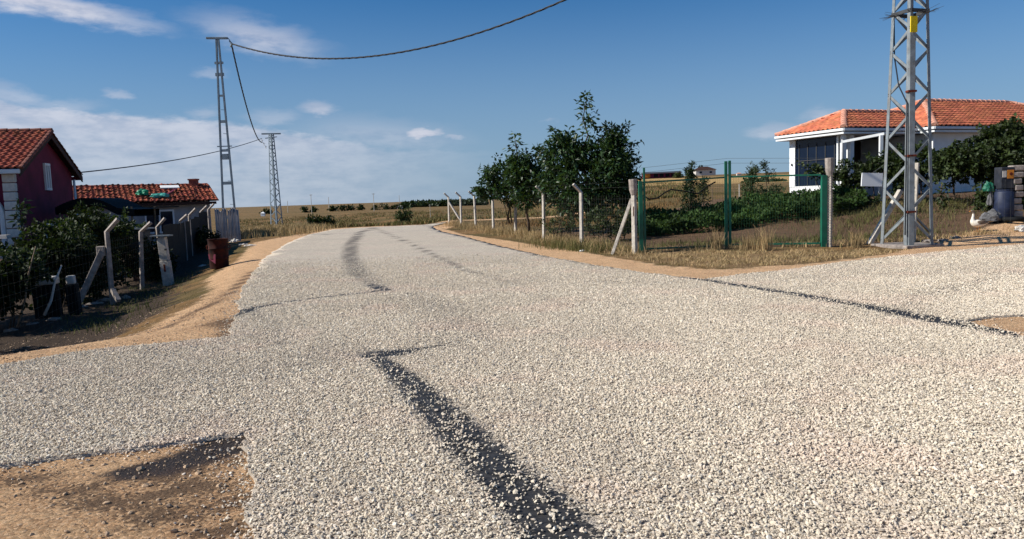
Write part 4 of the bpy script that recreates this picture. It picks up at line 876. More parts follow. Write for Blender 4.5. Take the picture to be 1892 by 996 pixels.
for q in prev[1:]: inst(bom, 'post', fl, Matrix.Translation(q-FL) @ Matrix.Diagonal((1, 1, .8, 1))) if q.y < 12 else None
wires(prev+pl, [.1+.18*k for k in range(9)], .0014, .25, K['wire'], fl, FL, vert=(.05, 1.6))
# leaning poles
for (X0, Y0, X1, Y1, yy, lb, r_) in ((82, 583, 114, 490, 15.9, 'thin pale stick leaning in the shaded yard, right of the darker stick', .028), (32, 605, 66, 455, 14.8, 'thin dark crooked stick at the far left of the shaded yard', .02)):
    a = dep(X0, Y0, yy); c = dep(X1, Y1, yy+.3); m_ = MB(); m_.tube([a, a.lerp(c, .3)+Vector((.03, 0, 0)), a.lerp(c, .65)-Vector((.02, 0, 0)), c], [r_*1.1, r_, r_*.8, r_*.5], 6); tag(m_.build('leaning_stick', K['stone'] if r_ > .025 else K['wood'], smooth=True), lb, 'stick')
for (X, Y, yy, s, lb) in ((82, 519, 16.9, (.54, .26, .18), 'long pale block lying in the dark yard behind the leaning stick'), (131, 517, 16.9, (.17, .17, .19), 'small pale block right of the leaning stick in the dark yard')):
    o = MB().box((0, 0, 0), s).build('stone_block', K['stone'], bevel=.03); p = dep(X, Y, yy); o.location = p; o.rotation_euler = (0, R_(-3), R_(10)); tag(o, lb, 'stone block')
    bs = MB().box((0, 0, -.1-(p.z-T(p.x, p.y))/2), (.22 if s[0] < .5 else .5, .22, max(.1, p.z-T(p.x, p.y)))).build('support', K['black'], o)
# pale meter pillar with a rust patch
MP = Vector((-10.05, 22.2, T(-10.05, 22.2))); a = dep(311, 520, 22.2); MP = Vector((a.x, a.y, T(a.x, a.y)))
t = thing('meter_pillar', MP, 'narrow pale pillar cabinet with a rusty patch leaning against the left fence', 'cabinet'); hh = dep(303, 436, 22.2).z-MP.z
Rm = Matrix.Rotation(R_(-4), 3, 'Y')
MB().box((-.02, 0, hh*.25), (.26, .2, hh*.5), Rm).build('lower_box', K['concrete'], t, bevel=.01); MB().box((-.08, .02, hh*.74), (.235, .18, hh*.47), Rm).build('upper_box', K['concrete'], t, bevel=.01)
MB().box((-.03, -.105, hh*.36), (.05, .02, .22), Rm).build('rust_patch', K['rust'], t); MB().box((.03, -.09, hh*.73), (.06, .03, .05), Rm).build('latch', K['dkgray'], t)
MB().box((-.10, 0, hh+.01), (.55, .3, .035)).build('top_slab', K['galv'], t)
# grey tank, black sheets on the fence, corrugated sheets
tk = dep(258, 446, 24.5); o = MB().box((0, 0, 0), (.55, .5, .75)).build('grey_tank', K['dkgray'], bevel=.06); o.location = tk; tag(o, 'dark grey box tank on a stand behind the second left fence post', 'tank')
MB().box((0, 0, -.375-(tk.z-.375-T(tk.x, tk.y))/2), (.4, .4, tk.z-.375-T(tk.x, tk.y))).build('stand', K['darkwood'], o); MB().box((0, -.02, .41), (.8, .6, .04)).build('lid', K['galv'], o)
bs_ = thing('sheet_screen', (-13.5, 31, -.3), 'black sheet screen hung along the left fence towards the rubbish bin', 'screen'); BO = Vector((-13.5, 31, -.3))
yy = 25.2; prevp = None
for k in range(8):
    y0, y1 = yy+k*1.55, yy+(k+1)*1.55-.03; a = Vector((xfence(y0)+.14, y0, 0)); c = Vector((xfence(y1)+.14, y1, 0)); top = [1.12, 1.14, 1.1, 1.17, 1.2, 1.3, 1.45, 1.5][k]; m_ = MB(); n = (c-a).cross(Z).normalized()*.008
    za, zc = T(a.x, a.y)-.05, T(c.x, c.y)-.05; tp2 = top+.03*((-1)**k)
    m_.add([a+Z*za-n, c+Z*zc-n, c+Z*tp2-n, a+Z*top-n, a+Z*za+n, c+Z*zc+n, c+Z*tp2+n, a+Z*top+n], [(0, 1, 2, 3), (7, 6, 5, 4), (0, 4, 5, 1), (1, 5, 6, 2), (2, 6, 7, 3), (3, 7, 4, 0)])
    o = m_.build('panel', K['black'], bs_); o.location = -BO
    if k in (3, 4): mm_ = MB().bar(a+Z*za+Vector((.03, 0, 0)), a+Z*top+Vector((.03, 0, 0)), .03); o2 = mm_.build('batten', K['corr'], bs_); o2.location = -BO
cs = thing('corrugated_fence', (-15, 39, 0), 'pale grey corrugated sheets standing upright below the ladder mast', 'fence'); 
X = 404.0; k = 0; cmesh = None
while X < 441:
    a = dep(X, 440, 38.6-(k*.05)); zt = dep(X, [386, 390, 385, 388, 384, 387, 389, 391][k % 8], a.y).z; zb = T(a.x, a.y)-.05; wd = .215
    m_ = MB(); N = 8; V_ = []
    for zz in (zb, zt):
        for i in range(N+1): V_.append((wd*(i/N-.5), .022*math.sin(i/N*4*math.pi), zz-zb))
    for zz in (zb, zt):
        for i in range(N+1): V_.append((wd*(i/N-.5), .022*math.sin(i/N*4*math.pi)+.006, zz-zb))
    F_ = [(i, i+1, N+2+i, N+1+i) for i in range(N)]+[(2*N+2+i+1, 2*N+2+i, 3*N+3+i, 3*N+4+i) for i in range(N)]+[(N+1+i, N+2+i, 3*N+4+i, 3*N+3+i) for i in range(N)]
    m_.add(V_, F_); o = m_.build('panel', K['corr'], cs, smooth=True); o.location = Vector((a.x, a.y, zb))-Vector((-15, 39, 0)); o.rotation_euler = (R_([1, -1, 2, 0, 1, -2][k % 6]), R_([0, 1, -1, 1.5, 0, -1][k % 6]), R_(20)); X += 7.4; k += 1
for zz in (.5, 1.25): o = MB().bar(Vector((-.15, .1, zz)), Vector((1.15, -.1, zz)), .05).build('rail', K['wood'], cs)
# rubbish bin: open-topped rusty steel drum with folded panel
bp = at(406, 496); BN = thing('rubbish_bin', bp, 'rusty dark red steel rubbish bin standing on the sandy left verge', 'bin'); hB = dep(406, 441, bp.y).z-bp.z
bm_w = bmesh.new(); N = 28; rings = []
for (r_, z_) in ((.27, 0), (.275, .02), (.283, hB*.33), (.298, hB*.345), (.285, hB*.36), (.29, hB*.66), (.305, hB*.675), (.292, hB*.69), (.297, hB*.98), (.312, hB*.99), (.312, hB), (.290, hB), (.285, hB*.9), (.27, .03)):
    rings.append([bm_w.verts.new((r_*math.cos(2*math.pi*i/N)*(1+.02*math.sin(3*i)), r_*math.sin(2*math.pi*i/N)*(1-.02*math.sin(2*i)), z_)) for i in range(N)])
for a, c in zip(rings[:-1], rings[1:]):
    for i in range(N): bm_w.faces.new((a[i], a[(i+1) % N], c[(i+1) % N], c[i]))
bm_w.faces.new(list(reversed(rings[0]))); bm_w.faces.new(rings[-1]); me = bpy.data.meshes.new('drum'); bm_w.to_mesh(me); bm_w.free(); me.shade_smooth(); me.materials.append(K['drum'])
o = bpy.data.objects.new('drum', me); C.objects.link(o); o.parent = BN
for s in (-1, 1): MB().tube([(s*.30, 0, hB*.80), (s*.36, 0, hB*.78), (s*.36, 0, hB*.66), (s*.30, 0, hB*.64)], .013, 6).build('handle', K['rust'], BN)
MB().add([(-.26, -.17, hB*.50), (.02, -.315, hB*.50), (.0, -.32, hB*.18), (-.22, -.22, hB*.34), (-.25, -.16, hB*.49), (.02, -.30, hB*.49), (.0, -.305, hB*.18), (-.21, -.21, hB*.33)], [(0, 1, 2, 3), (7, 6, 5, 4), (0, 4, 5, 1), (1, 5, 6, 2), (2, 6, 7, 3), (3, 7, 4, 0)]).build('patch_plate', K['redwall'], BN)
lump('debris_lump', at(374, 492)+Z*.0, (.25, .2, .10), K['stone'], 'small pale rock lying left of the rubbish bin', 'rock', 9)
for (X, Y, s, sd, lb) in ((434, 447, (.42, .3, .30), 2, 'pale rubble chunk at the foot of the corrugated sheets'), (438, 437, (.34, .3, .26), 4, 'upper tan rubble chunk leaning on the corrugated sheets'), (449, 452, (.45, .25, .10), 6, 'flat pale rubble slab right of the chunk by the sheets'), (462, 454, (.5, .3, .10), 7, 'low flat slab at the right end of the rubble by the sheets')):
    lump('rubble_chunk', at(X, Y), s, K['stone'] if sd != 4 else K['concrete'], lb, 'rubble', sd)
r_ = random.Random(8)
for k, (X, Y) in enumerate(((160, 553), (176, 562), (196, 556), (100, 592), (60, 600), (20, 612), (150, 568), (232, 552))):
    lump('rock', at(X, Y), (r_.uniform(.2, .45), r_.uniform(.15, .25), r_.uniform(.08, .16)), K['concrete_d'], ['grey rock at the foot of the slanted brace', 'flat grey rock just right of the brace foot', 'grey rock left of the near bent post foot', 'grey rock on the bank right of the pale stick foot', 'grey rock between the two leaning sticks', 'leftmost grey rock on the shaded bank', 'grey rock nearest the road below the brace', 'grey rock right of the near bent post foot'][k], 'rock', 20+k)
# dark canopy in front of the shed roof
cp = dep(200, 372, 29); t = thing('canopy', (cp.x, cp.y, -.6), 'black arched canopy sheet over the vines, below the shed roof', 'canopy')
m_ = MB(); N = 14; V_ = []; 
for dy_ in (-1.0, 1.0):
    for i in range(N+1): u = i/N; V_.append(((u-.5)*2.9, dy_, 2.3+.34*math.sin(math.pi*min(1, u*1.25+.02)) - .35*max(0, u-.6)))
for dy_ in (-1.0, 1.0):
    for i in range(N+1): u = i/N; V_.append(((u-.5)*2.9, dy_, 2.26-.22+.34*math.sin(math.pi*min(1, u*1.25+.02)) - .35*max(0, u-.6)))
n1_ = N+1; F_ = [(i, i+1, n1_+i+1, n1_+i) for i in range(N)]+[(2*n1_+i+1, 2*n1_+i, 3*n1_+i, 3*n1_+i+1) for i in range(N)]+[(i+1, i, 2*n1_+i, 2*n1_+i+1) for i in range(N)]+[(n1_+i, n1_+i+1, 3*n1_+i+1, 3*n1_+i) for i in range(N)]
zc = dep(200, 366, 29).z+.6; m_.add([(a, b_, c_-2.62+zc) for a, b_, c_ in V_], F_); m_.build('sheet', K['black'], t, smooth=False)
for (x_, y_2) in ((-1.35, -.9), (1.3, -.9), (-1.35, .9), (1.3, .9)): MB().tube([(x_, y_2, -.2), (x_, y_2, zc-.35)], .04, 6).build('pole', K['wood'], t)
# ------------------------------------------------------------------ trees by the right fence
def walnut(X, y, label, blobs, sprays, n, lim, seed, L=.21, Wd=.095, mt='leaf'):
    x = (X-946)/1402*y; base = Vector((x, y, T(x, y))); t = thing('walnut_tree', base, label, 'tree', 'walnut trees behind the right fence')
    loc = lambda P: dep(P[0], P[1], y+(P[2] if len(P) > 2 else 0))-base
    B = [(*loc((bx, by, bd_)), rx*y/1402, rx*y/1402*.95, rz*y/1402, w_) for (bx, by, bd_, rx, rz, w_) in blobs]
    S = [(loc(a), loc(c), w_*y/1402, k_) for (a, c, w_, k_) in sprays]
    crown('crown', B, n, L, Wd, K[mt], t, seed, sprays=S)
    limbs(t, None, [(Vector(loc(a)) if not isinstance(a, Vector) else a, loc(c), r0, r1) for (a, c, r0, r1) in lim], .1, seed=seed); return t
walnut(1085, 29.0, 'largest walnut tree, dark and broad with a tall leafy shoot, behind the right fence',
    [(1085, 335, 0, 72, 52, 5), (1132, 300, -.3, 40, 44, 3), (1040, 285, .2, 34, 36, 2.6), (1112, 370, 0, 56, 34, 2.6), (1128, 262, 0, 22, 24, .8), (1030, 345, .3, 36, 40, 2), (1152, 335, 0, 26, 40, 1.5), (1075, 290, 0, 26, 26, 1.2), (1060, 375, .2, 34, 26, 1.2)],
    [((1092, 255), (1082, 172), 13, 150), ((1100, 275), (1086, 215), 14, 90), ((1083, 200), (1080, 172), 11, 34), ((1045, 262), (1022, 236), 12, 55), ((1045, 262), (1048, 238), 12, 50), ((1125, 262), (1118, 226), 12, 60), ((1132, 262), (1160, 228), 13, 85), ((1142, 280), (1182, 258), 11, 55), ((1150, 300), (1178, 288), 11, 40), ((1150, 340), (1176, 322), 11, 45), ((1012, 290), (988, 268), 8, 40), ((1030, 300), (1000, 300), 10, 40), ((1130, 390), (1165, 372), 12, 60)], 11500,
    [((1088, 428), (1085, 330), .10, .06), ((1085, 340), (1084, 185), .055, .012), ((1087, 360), (1140, 240), .055, .012), ((1087, 365), (1035, 250), .055, .012), ((1087, 370), (1160, 300), .05, .012), ((1087, 390), (1050, 395), .03, .01), ((1086, 300), (1120, 240), .03, .01)], 11)
walnut(965, 31.0, 'slender walnut tree with an upright shoot, left of the largest walnut',
    [(972, 335, 0, 36, 34, 4), (998, 335, .3, 28, 36, 3), (958, 308, 0, 20, 26, 2), (985, 365, 0, 30, 20, 1.2)],
    [((956, 310), (951, 244), 12, 130), ((1000, 300), (995, 272), 10, 50)], 4300,
    [((978, 428), (972, 345), .06, .035), ((972, 350), (951, 255), .035, .008), ((973, 360), (1005, 320), .03, .008)], 12)
walnut(938, 33.0, 'small low walnut tree with leaning bare stems at the left of the group',
    [(925, 330, 0, 34, 30, 3), (900, 348, 0, 20, 18, 1), (935, 355, 0, 30, 26, 2), (908, 320, 0, 18, 14, .8)],
    [((915, 325), (888, 308), 8, 55), ((900, 350), (876, 350), 8, 50), ((930, 320), (922, 300), 9, 40)], 2100,
    [((941, 413), (936, 345), .045, .02), ((946, 412), (938, 350), .03, .014), ((936, 415), (925, 340), .02, .01), ((936, 360), (895, 318), .02, .006)], 13)
def bush(name, X0, X1, Y0, Y1, y, n, mt, label, cat, seed, L=.08, Wd=.05, dpt=1.0, group=None, stems=True, upleaf=0):
    cx = (X0+X1)/2; x = (cx-946)/1402*y; base = Vector((x, y, T(x, y))); t = thing(name, base, label, cat, group)
    top = dep(cx, Y0, y).z; bot = base.z; wx = (X1-X0)/2*y/1402; hz = (top-max(bot, dep(cx, Y1, y).z))/2; zc_ = top-hz-bot
    r_ = random.Random(seed); B = []
    k = max(3, int(wx/hz*2))
    for i in range(k):
        u = (i+.5)/k*2-1; B.append((u*wx*.85+r_.uniform(-.1, .1)*wx, r_.uniform(-.4, .4)*dpt, zc_*r_.uniform(.75, 1.0), wx/k*1.5, dpt*.7, hz*r_.uniform(.7, 1.0), 1))
    crown('foliage', B, n, L, Wd, K[mt], t, seed, shell=.3, down=-upleaf)
    if stems: limbs(t, None, [((b_[0]*.5, b_[1]*.5, -.05), (b_[0], b_[1], b_[2]+b_[5]*.5), .02, .006) for b_ in B[:5]], .02, name_t='stem', seed=seed)
    return t
bush('bush', 1082, 1200, 372, 436, 25.5, 4200, 'shrub', 'grey green bush spreading under the largest walnut tree', 'bush', 31, dpt=.9)
bush('bush', 1005, 1075, 385, 436, 28, 900, 'shrub', 'thin twiggy bush between the two fence posts left of the largest walnut', 'bush', 32, dpt=.5)
# bare twigs beneath
r_ = random.Random(5); m_ = MB()
for k in range(22):
    X = r_.uniform(1012, 1060); a = dep(X, 432, 28.5); c = dep(X+r_.uniform(-16, 16), r_.uniform(380, 405), 28.5+r_.uniform(-.5, .5)); q = a.lerp(c, .5)+Vector((r_.uniform(-.1, .1), 0, 0)); m_.tube([a, q, c], [.012, .009, .004], 4)
tag(m_.build('dead_twigs', K['bark']), 'tangle of dead twigs standing behind the fence left of the big walnut', 'twigs', kind='stuff')
# garden crop bed and young trees
def cropbed():
    P = []; n = 30000; X = rng.uniform(1168, 1600, n); u = rng.random(n)
    yb = np.interp(X, [1168, 1190, 1340, 1540, 1600], [26.3, 25.9, 25.9, 27.2, 28.0]); yt = np.interp(X, [1168, 1340, 1540, 1600], [29.5, 30.2, 30.4, 30.2])
    y = yb+(yt-yb)*u; x = (X-946)/1402*y; z = terrain(x, y); pt = np.sin(x*1.3+y*.9)*np.sin(y*2.2-x*.7)+rng.normal(0, .4, n); kk = pt > -.45; x, y, z, X = x[kk], y[kk], z[kk], X[kk]; n = len(x); h = (.46+.20*np.sin(x*2.1)*np.sin(y*1.7)+.10*np.sin(x*5.3+y*3))*rng.random(n)**.45
    V_, F_ = leaf_arrays(np.column_stack([x, y, z+h]), .15, .085, -.25, 77); o = npmesh('crop_rows', V_, F_, K['crop']); tag(o, 'dense dark green vegetable rows across the garden behind the gate', 'vegetables', kind='stuff')
cropbed()
def sapling(X, Yb, Yt, y, wpx, n, label, seed, mt='shrub', L=.11, lean=0, Yc=None):
    b0 = dep(X, Yb, y); base = Vector((b0.x, b0.y, T(b0.x, b0.y))); t = thing('young_tree', base, label, 'tree', 'young trees in the garden'); top = dep(X+lean, Yt, y)-base; s = y/1402
    lo = dep(X, Yc or (Yb*.4+Yt*.6), y)-base; r_ = random.Random(seed); B = []
    for k in range(6): u = (k+.5)/6; q = lo.lerp(top, u); B.append((q.x+r_.uniform(-.3, .3)*wpx*s, q.y, q.z, wpx*s*(1-u*.65)*.7, wpx*s*.6, (top.z-lo.z)/8, 1))
    crown('crown', B, n, L, .045, K[mt], t, seed, shell=.3, down=-.2, sprays=[(lo, top, .07, 60)])
    limbs(t, None, [((0, 0, -.05), top*.96, .03, .008)]+[((0, 0, lo.z*.7), (b_[0], b_[1], b_[2]), .014, .005) for b_ in B[:4]], .03, seed=seed)
sapling(1276, 424, 306, 27.5, 24, 1500, 'thin young tree in the garden, nearest behind the left gate leaf', 41, mt='leaf2', lean=-4, Yc=385)
sapling(1300, 410, 330, 31, 20, 500, 'small bushy young tree right of the thin one behind the left gate leaf', 42, mt='leaf2', Yc=375)
sapling(1388, 400, 308, 33, 26, 1900, 'wide young tree behind the right gate leaf', 43, Yc=375)
sapling(1420, 385, 300, 38, 13, 350, 'dark spindly young tree leaning left of the white house', 44, mt='leaf2', lean=-6, L=.13, Yc=330)
bush('bush', 1395, 1460, 335, 392, 33.5, 1300, 'shrub', 'loose grey green bush against the left side of the white house', 'bush', 45, dpt=.8)
bush('bush', 1462, 1560, 352, 396, 30.2, 1800, 'leaf2', 'dark bush below the glazed wall of the white house', 'bush', 46, dpt=.6, L=.1)
bush('bush', 1536, 1640, 358, 392, 29.2, 1300, 'vine', 'low bush below the porch wall of the white house', 'bush', 47, dpt=.6)
# climbing vine on the porch corner and pergola
def vinething(label, B, S, n, seed, posts, L=.14, Wd=.12, grp=None):
    b0 = B[0]; base = Vector(((b0[0]-946)/1402*b0[2], b0[2], 0)); base.z = T(base.x, base.y); t = thing('grape_vine', base, label, 'vine', grp)
    BB = [(*(dep(X, Y, y)-base), rx*y/1402, rd, rz*y/1402, w_) for (X, Y, y, rx, rz, rd, w_) in B]; SS = [(dep(*a)-base, dep(*c)-base, w_, k_) for (a, c, w_, k_) in S]
    crown('leaves', BB, n, L, Wd, K['vine'], t, seed, shell=.35, down=.35, sprays=SS)
    m_ = MB(); r_ = random.Random(seed)
    for (a, c, r0) in posts:
        a = dep(*a)-base; c = dep(*c)-base; m2 = MB(); m2.tube([a, a.lerp(c, .35)+Vector((r_.uniform(-.08, .08), 0, 0)), a.lerp(c, .7)-Vector((r_.uniform(-.08, .08), 0, 0)), c], [r0, r0*.9, r0*.8, r0*.6], 6); m2.build('stem', K['bark'], t, smooth=True)
    return t
vinething('vine climbing the white columns and porch of the white house', [(1592, 325, 29.8, 16, 18, .4, 1), (1568, 330, 30.2, 14, 40, .3, 1), (1618, 305, 29.6, 16, 22, .4, 1.4), (1550, 322, 30.3, 14, 12, .3, .6), (1510, 318, 29.6, 22, 12, .3, .5)],
    [((1565, 370, 30), (1556, 310, 30), .15, 120), ((1590, 335, 29.8), (1625, 290, 29.6), .2, 160), ((1478, 302, 29.5), (1530, 322, 29.6), .12, 70)], 1700, 51, [((1568, 375, 30), (1562, 310, 30.2), .02), ((1620, 385, 29.6), (1612, 300, 29.6), .02), ((1530, 375, 29.8), (1500, 318, 29.6), .015)])
vinething('wall of vine hanging behind the pylon beside the porch', [(1670, 315, 29, 30, 42, .6, 3), (1700, 300, 28.6, 24, 40, .5, 2), (1645, 305, 29.4, 16, 32, .4, 1)], [], 3300, 52, [((1665, 400, 29), (1668, 300, 29), .035), ((1700, 400, 28.5), (1702, 300, 28.5), .03)])
vinething('huge dark grape vine over the pergola at the right edge', [(1775, 300, 26.8, 50, 34, 1.3, 4), (1840, 292, 26.4, 55, 42, 1.5, 5), (1895, 290, 26, 45, 48, 1.5, 4), (1862, 250, 26.4, 40, 26, 1.0, 2.5), (1940, 300, 26, 60, 60, 1.6, 4), (1822, 372, 25.9, 12, 36, .35, 1.4), (1852, 318, 25.7, 22, 16, .4, .9), (1738, 305, 27.4, 18, 30, .8, 1.2), (1885, 350, 26.4, 26, 34, 1.0, 3), (1905, 390, 26.6, 30, 34, .8, 2.2), (1862, 320, 26.2, 34, 22, .9, 1.5), (2010, 300, 26.5, 60, 70, 1.6, 2)],  # narrow low blob left of the barrel is added to shade it
    [((1850, 250, 26.5), (1795, 258, 26.6), .12, 160), ((1795, 258, 26.6), (1775, 268, 26.6), .05, 40), ((1870, 240, 26.3), (1858, 226, 26.3), .16, 90), ((1742, 345, 26.8), (1742, 385, 26.6), .12, 70)], 25000, 53,
    [((1745, 412, 26.6), (1740, 340, 26.8), .03), ((1838, 425, 26.2), (1836, 300, 26.4), .05), ((1905, 430, 25.8), (1902, 300, 26.2), .05), ((1760, 405, 28), (1764, 300, 28), .04), ((1960, 440, 26), (1950, 300, 26), .05)])
# beans on the left: shrubs and vines along the yard, shade put into the darkest leaves
LEFTS = [('shrub row', -60, 60, 432, 520, 15.6, 5200, 'vine', 'leafy vine thicket at the far left edge, below the red house column', 61), ('', 40, 130, 428, 505, 18.6, 3000, 'shadeleaf', 'dark leafy shrub below the red house window, left part', 62),
    ('', 88, 165, 396, 470, 20.5, 2600, 'vine', 'taller pale tipped vine growing in front of the red house window', 63), ('', 120, 205, 372, 470, 22.5, 4200, 'shadeleaf', 'dark rounded shrub right of the red house wall', 64), ('', 175, 265, 378, 470, 24.5, 4200, 'vine', 'vine thicket under the black canopy, behind the near bent post', 65),
    ('', 60, 200, 440, 560, 19.6, 5200, 'shadeleaf', 'dense dark undergrowth behind the pale blocks in the yard', 66), ('', 215, 330, 440, 520, 24.5, 4200, 'shadeleaf', 'dense dark undergrowth behind the second left fence post', 67), ('', -120, 40, 455, 600, 15.0, 5200, 'shadeleaf', 'dense dark undergrowth at the foot of the far left vines', 68), ('', 320, 400, 420, 480, 33, 2500, 'shadeleaf', 'dark undergrowth behind the black sheet screen', 69)]
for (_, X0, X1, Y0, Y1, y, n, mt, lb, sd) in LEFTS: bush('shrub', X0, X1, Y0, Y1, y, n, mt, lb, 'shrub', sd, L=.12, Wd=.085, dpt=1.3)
m_ = leaf_arrays(np.array([dep(40+r_.uniform(-12, 12), 398+r_.uniform(-28, 22), 15.2+r_.uniform(-.1, .1)) for k in range(90)]), .13, .05, .6, 99)
tag(npmesh('leafy_branch', m_[0], m_[1], K['leaf2']), 'thin leafy branch hanging across the white quoin column', 'branch')
# trees left of the frame: they throw the shade over the yard and the bank
for (x_, y_, h_, rr, sd, lb) in ((-15.2, 15.8, 5.2, 2.3, 71, 'broad tree standing just outside the left edge, nearer the red house'), (-12.2, 10.4, 4.6, 2.2, 72, 'broad tree standing outside the left edge, nearest the side road')):
    z_ = T(x_, y_); t = thing('shade_tree', (x_, y_, z_), lb, 'tree'); B = [(0, 0, h_*.62, rr, rr, h_*.34, 4), (rr*.5, .4, h_*.5, rr*.7, rr*.7, h_*.25, 2), (-.5, -.8, h_*.75, rr*.7, rr*.7, h_*.22, 2), (.2, .9, h_*.45, rr*.8, rr*.8, h_*.2, 2)]
    crown('crown', B, 9000, .16, .09, K['leaf2'], t, sd, shell=.3); limbs(t, None, [((0, 0, -.1), (0, 0, h_*.6), .14, .07), ((0, 0, h_*.35), (.9, .4, h_*.6), .07, .02), ((0, 0, h_*.4), (-.9, -.3, h_*.7), .07, .02)], .1, seed=sd)
# ------------------------------------------------------------------ dry grass
def gpts(poly, n, yr=None):
    A = np.array(poly); xs = rng.uniform(A[:, 0].min(), A[:, 0].max(), n); ys = rng.uniform(A[:, 1].min(), A[:, 1].max(), n); k_ = inpoly(xs, ys, poly) & ~inpoly(xs, ys, road_pts); return np.column_stack([xs[k_], ys[k_], terrain(xs[k_], ys[k_])])
pp = gpts(strawP, 52000); clump = np.sin(pp[:, 0]*3.3+np.sin(pp[:, 1]*2))*np.sin(pp[:, 1]*3.9)+rng.normal(0, .4, len(pp)); pp = pp[clump > -.2]
blades('dry_grass', pp, .085, .012, K['straw'], 'flattened straw coloured grass on the verge in front of the gate', 'grass', lean=.95)
def along(path, n, w_, seed=1):
    r2 = np.random.default_rng(seed); path = [np.array(p[:2]) for p in path]; L = [np.linalg.norm(c-a) for a, c in zip(path[:-1], path[1:])]; i = r2.choice(len(L), n, p=np.array(L)/sum(L)); t_ = r2.random(n)[:, None]
    a = np.array(path)[i]; c = np.array(path)[i+1]; q = a+(c-a)*t_+r2.normal(0, w_, (n, 2)); cl2 = np.sin(q[:, 0]*4.1)*np.sin(q[:, 1]*3.3+1)+r2.normal(0, .35, n); q = q[cl2 > -.15]; return np.column_stack([q, terrain(q[:, 0], q[:, 1])])
fl_ = [(p.x, p.y) for p in line]
P1 = along(fl_, 12000, .34, 2); P1 = P1[~inpoly(P1[:, 0], P1[:, 1], road_pts)]
blades('dry_grass', P1, .28, .012, K['straw'], 'tall dry straw tufts growing along the right fence foot', 'grass', lean=.3)
P1 = along([(1.0, 25.5), (2.2, 22.8), (3.1, 21.4)], 1500, .35, 12); blades('dry_grass', P1, .34, .012, K['weed'], 'olive weeds at the fence foot beside the left gate post', 'weeds', lean=.35)
P1 = along([(3.6, 21.1), (8.6, 21.1), (14.5, 21.9)], 3200, .15, 3); blades('dry_grass', P1, .15, .012, K['straw'], 'dry grass line along the gate threshold and fence', 'grass', lean=.35)
for (X, Y, hgt, lb) in ((1322, 462, .62, 'pale dry grass tuft left of the gate centre uprights'), (1412, 464, .72, 'tallest pale dry grass tuft right of the gate centre uprights'), (1385, 463, .5, 'shorter dry grass tuft nearest right of the gate centre uprights'), (1582, 458, .5, 'dry grass tuft between the right gate post and the pylon brace')):
    c = at(X, Y); q = np.column_stack([rng.normal(c.x, .12, 120), rng.normal(c.y, .08, 120)]); blades('grass_tuft', np.column_stack([q, terrain(q[:, 0], q[:, 1])]), hgt, .012, K['straw'], lb, 'grass', lean=.28, kind=None)
P1 = along([(4.5, 22.2), (9.5, 22.5), (13, 23)], 5000, .7, 4); blades('weeds', P1, .17, .016, K['weed'], 'sparse olive weeds on the bare garden soil behind the gate', 'weeds', lean=.4)
P1 = along([(11, 26), (14, 27), (17, 28)], 6000, 1.2, 14); blades('weeds', P1, .22, .016, K['weed'], 'sparse weeds on the slope below the white house', 'weeds', lean=.5)
P1 = along([(-13.6, 42.5), (-14, 47), (-19, 60)], 12000, 1.6, 6); P1 = P1[~inpoly(P1[:, 0], P1[:, 1], road_pts)]; blades('dry_grass', P1, .42, .03, K['straw'], 'rough dry grass beside the far left road edge', 'grass', lean=.35)
q = rng.uniform(0, 1, (60000, 2)); yy_ = 53+q[:, 0]**1.6*110; xx_ = (-.36+q[:, 1]*.62)*yy_; cl2 = np.sin(xx_*.6+np.sin(yy_*.3)*2)*np.sin(yy_*.23)+rng.normal(0, .35, len(xx_)); k_ = (cl2 > .1) & ~inpoly(xx_, yy_, road_pts) & ~inpoly(xx_, yy_, sandP)
P1 = np.column_stack([xx_[k_], yy_[k_], terrain(xx_[k_], yy_[k_])]); h2 = len(P1)//2
blades('field_grass', P1[:h2], .26, .05, K['fieldstraw'], 'dry straw clumps over the open field beyond the road', 'grass', lean=.4); blades('field_grass', P1[h2:], .32, .07, K['weed'], 'olive and brown weeds over the open field beyond the road', 'weeds', lean=.5)
P1 = along([(-1, 40), (2, 38), (6, 41), (4, 46)], 9000, 2.2, 9); P1 = P1[~inpoly(P1[:, 0], P1[:, 1], road_pts) & (P1[:, 0] > 4.0-.256*(P1[:, 1]-20.8))]; blades('field_grass', P1, .22, .025, K['fieldstraw'], 'dry grass in the plot behind the right fence', 'grass', lean=.4)
P1 = along([(-7.6, 13.5), (-9.2, 18), (-10, 21), (-11, 25)], 2200, .5, 10); blades('weeds', P1, .12, .014, K['weed'], 'short weeds on the shaded bank by the left fence', 'weeds', lean=.6)
# ------------------------------------------------------------------ far things
def farbush(X, Y0, Y1, wpx, y, mt, label, n, seed, cat='bush', group=None, L=None): return bush('bush', X-wpx/2, X+wpx/2, Y0, Y1, y, n, mt, label, cat, seed, L=L or y*.0035, Wd=(L or y*.0035)*.6, dpt=wpx*y/1402*.3, group=group)
farbush(597, 397, 426, 46, 58, 'leaf2', 'olive bush in the field just beyond the road crest', 1300, 81); farbush(750, 383, 412, 24, 64, 'shrub', 'upright lone bush in the field right of centre', 700, 82)
for k, (X, Y, wx, hx) in enumerate(((500, 388, 14, 5), (566, 386, 10, 4), (585, 386, 8, 4), (620, 384, 12, 5), (640, 381, 14, 6), (655, 383, 10, 5), (672, 382, 12, 5), (700, 382, 16, 7), (716, 380, 12, 8), (731, 381, 10, 7), (745, 379, 14, 9), (758, 378, 10, 7))):
    lb = ['first', 'second', 'third', 'fourth', 'fifth', 'sixth', 'seventh', 'eighth', 'ninth', 'tenth', 'eleventh', 'twelfth'][k]
    farbush(X, Y-hx*.15, Y+hx, wx, 240, 'leaf2', lb+' tree from the left among the dark trees lined up below the horizon', 130, 90+k, 'tree', 'far tree row below the horizon')
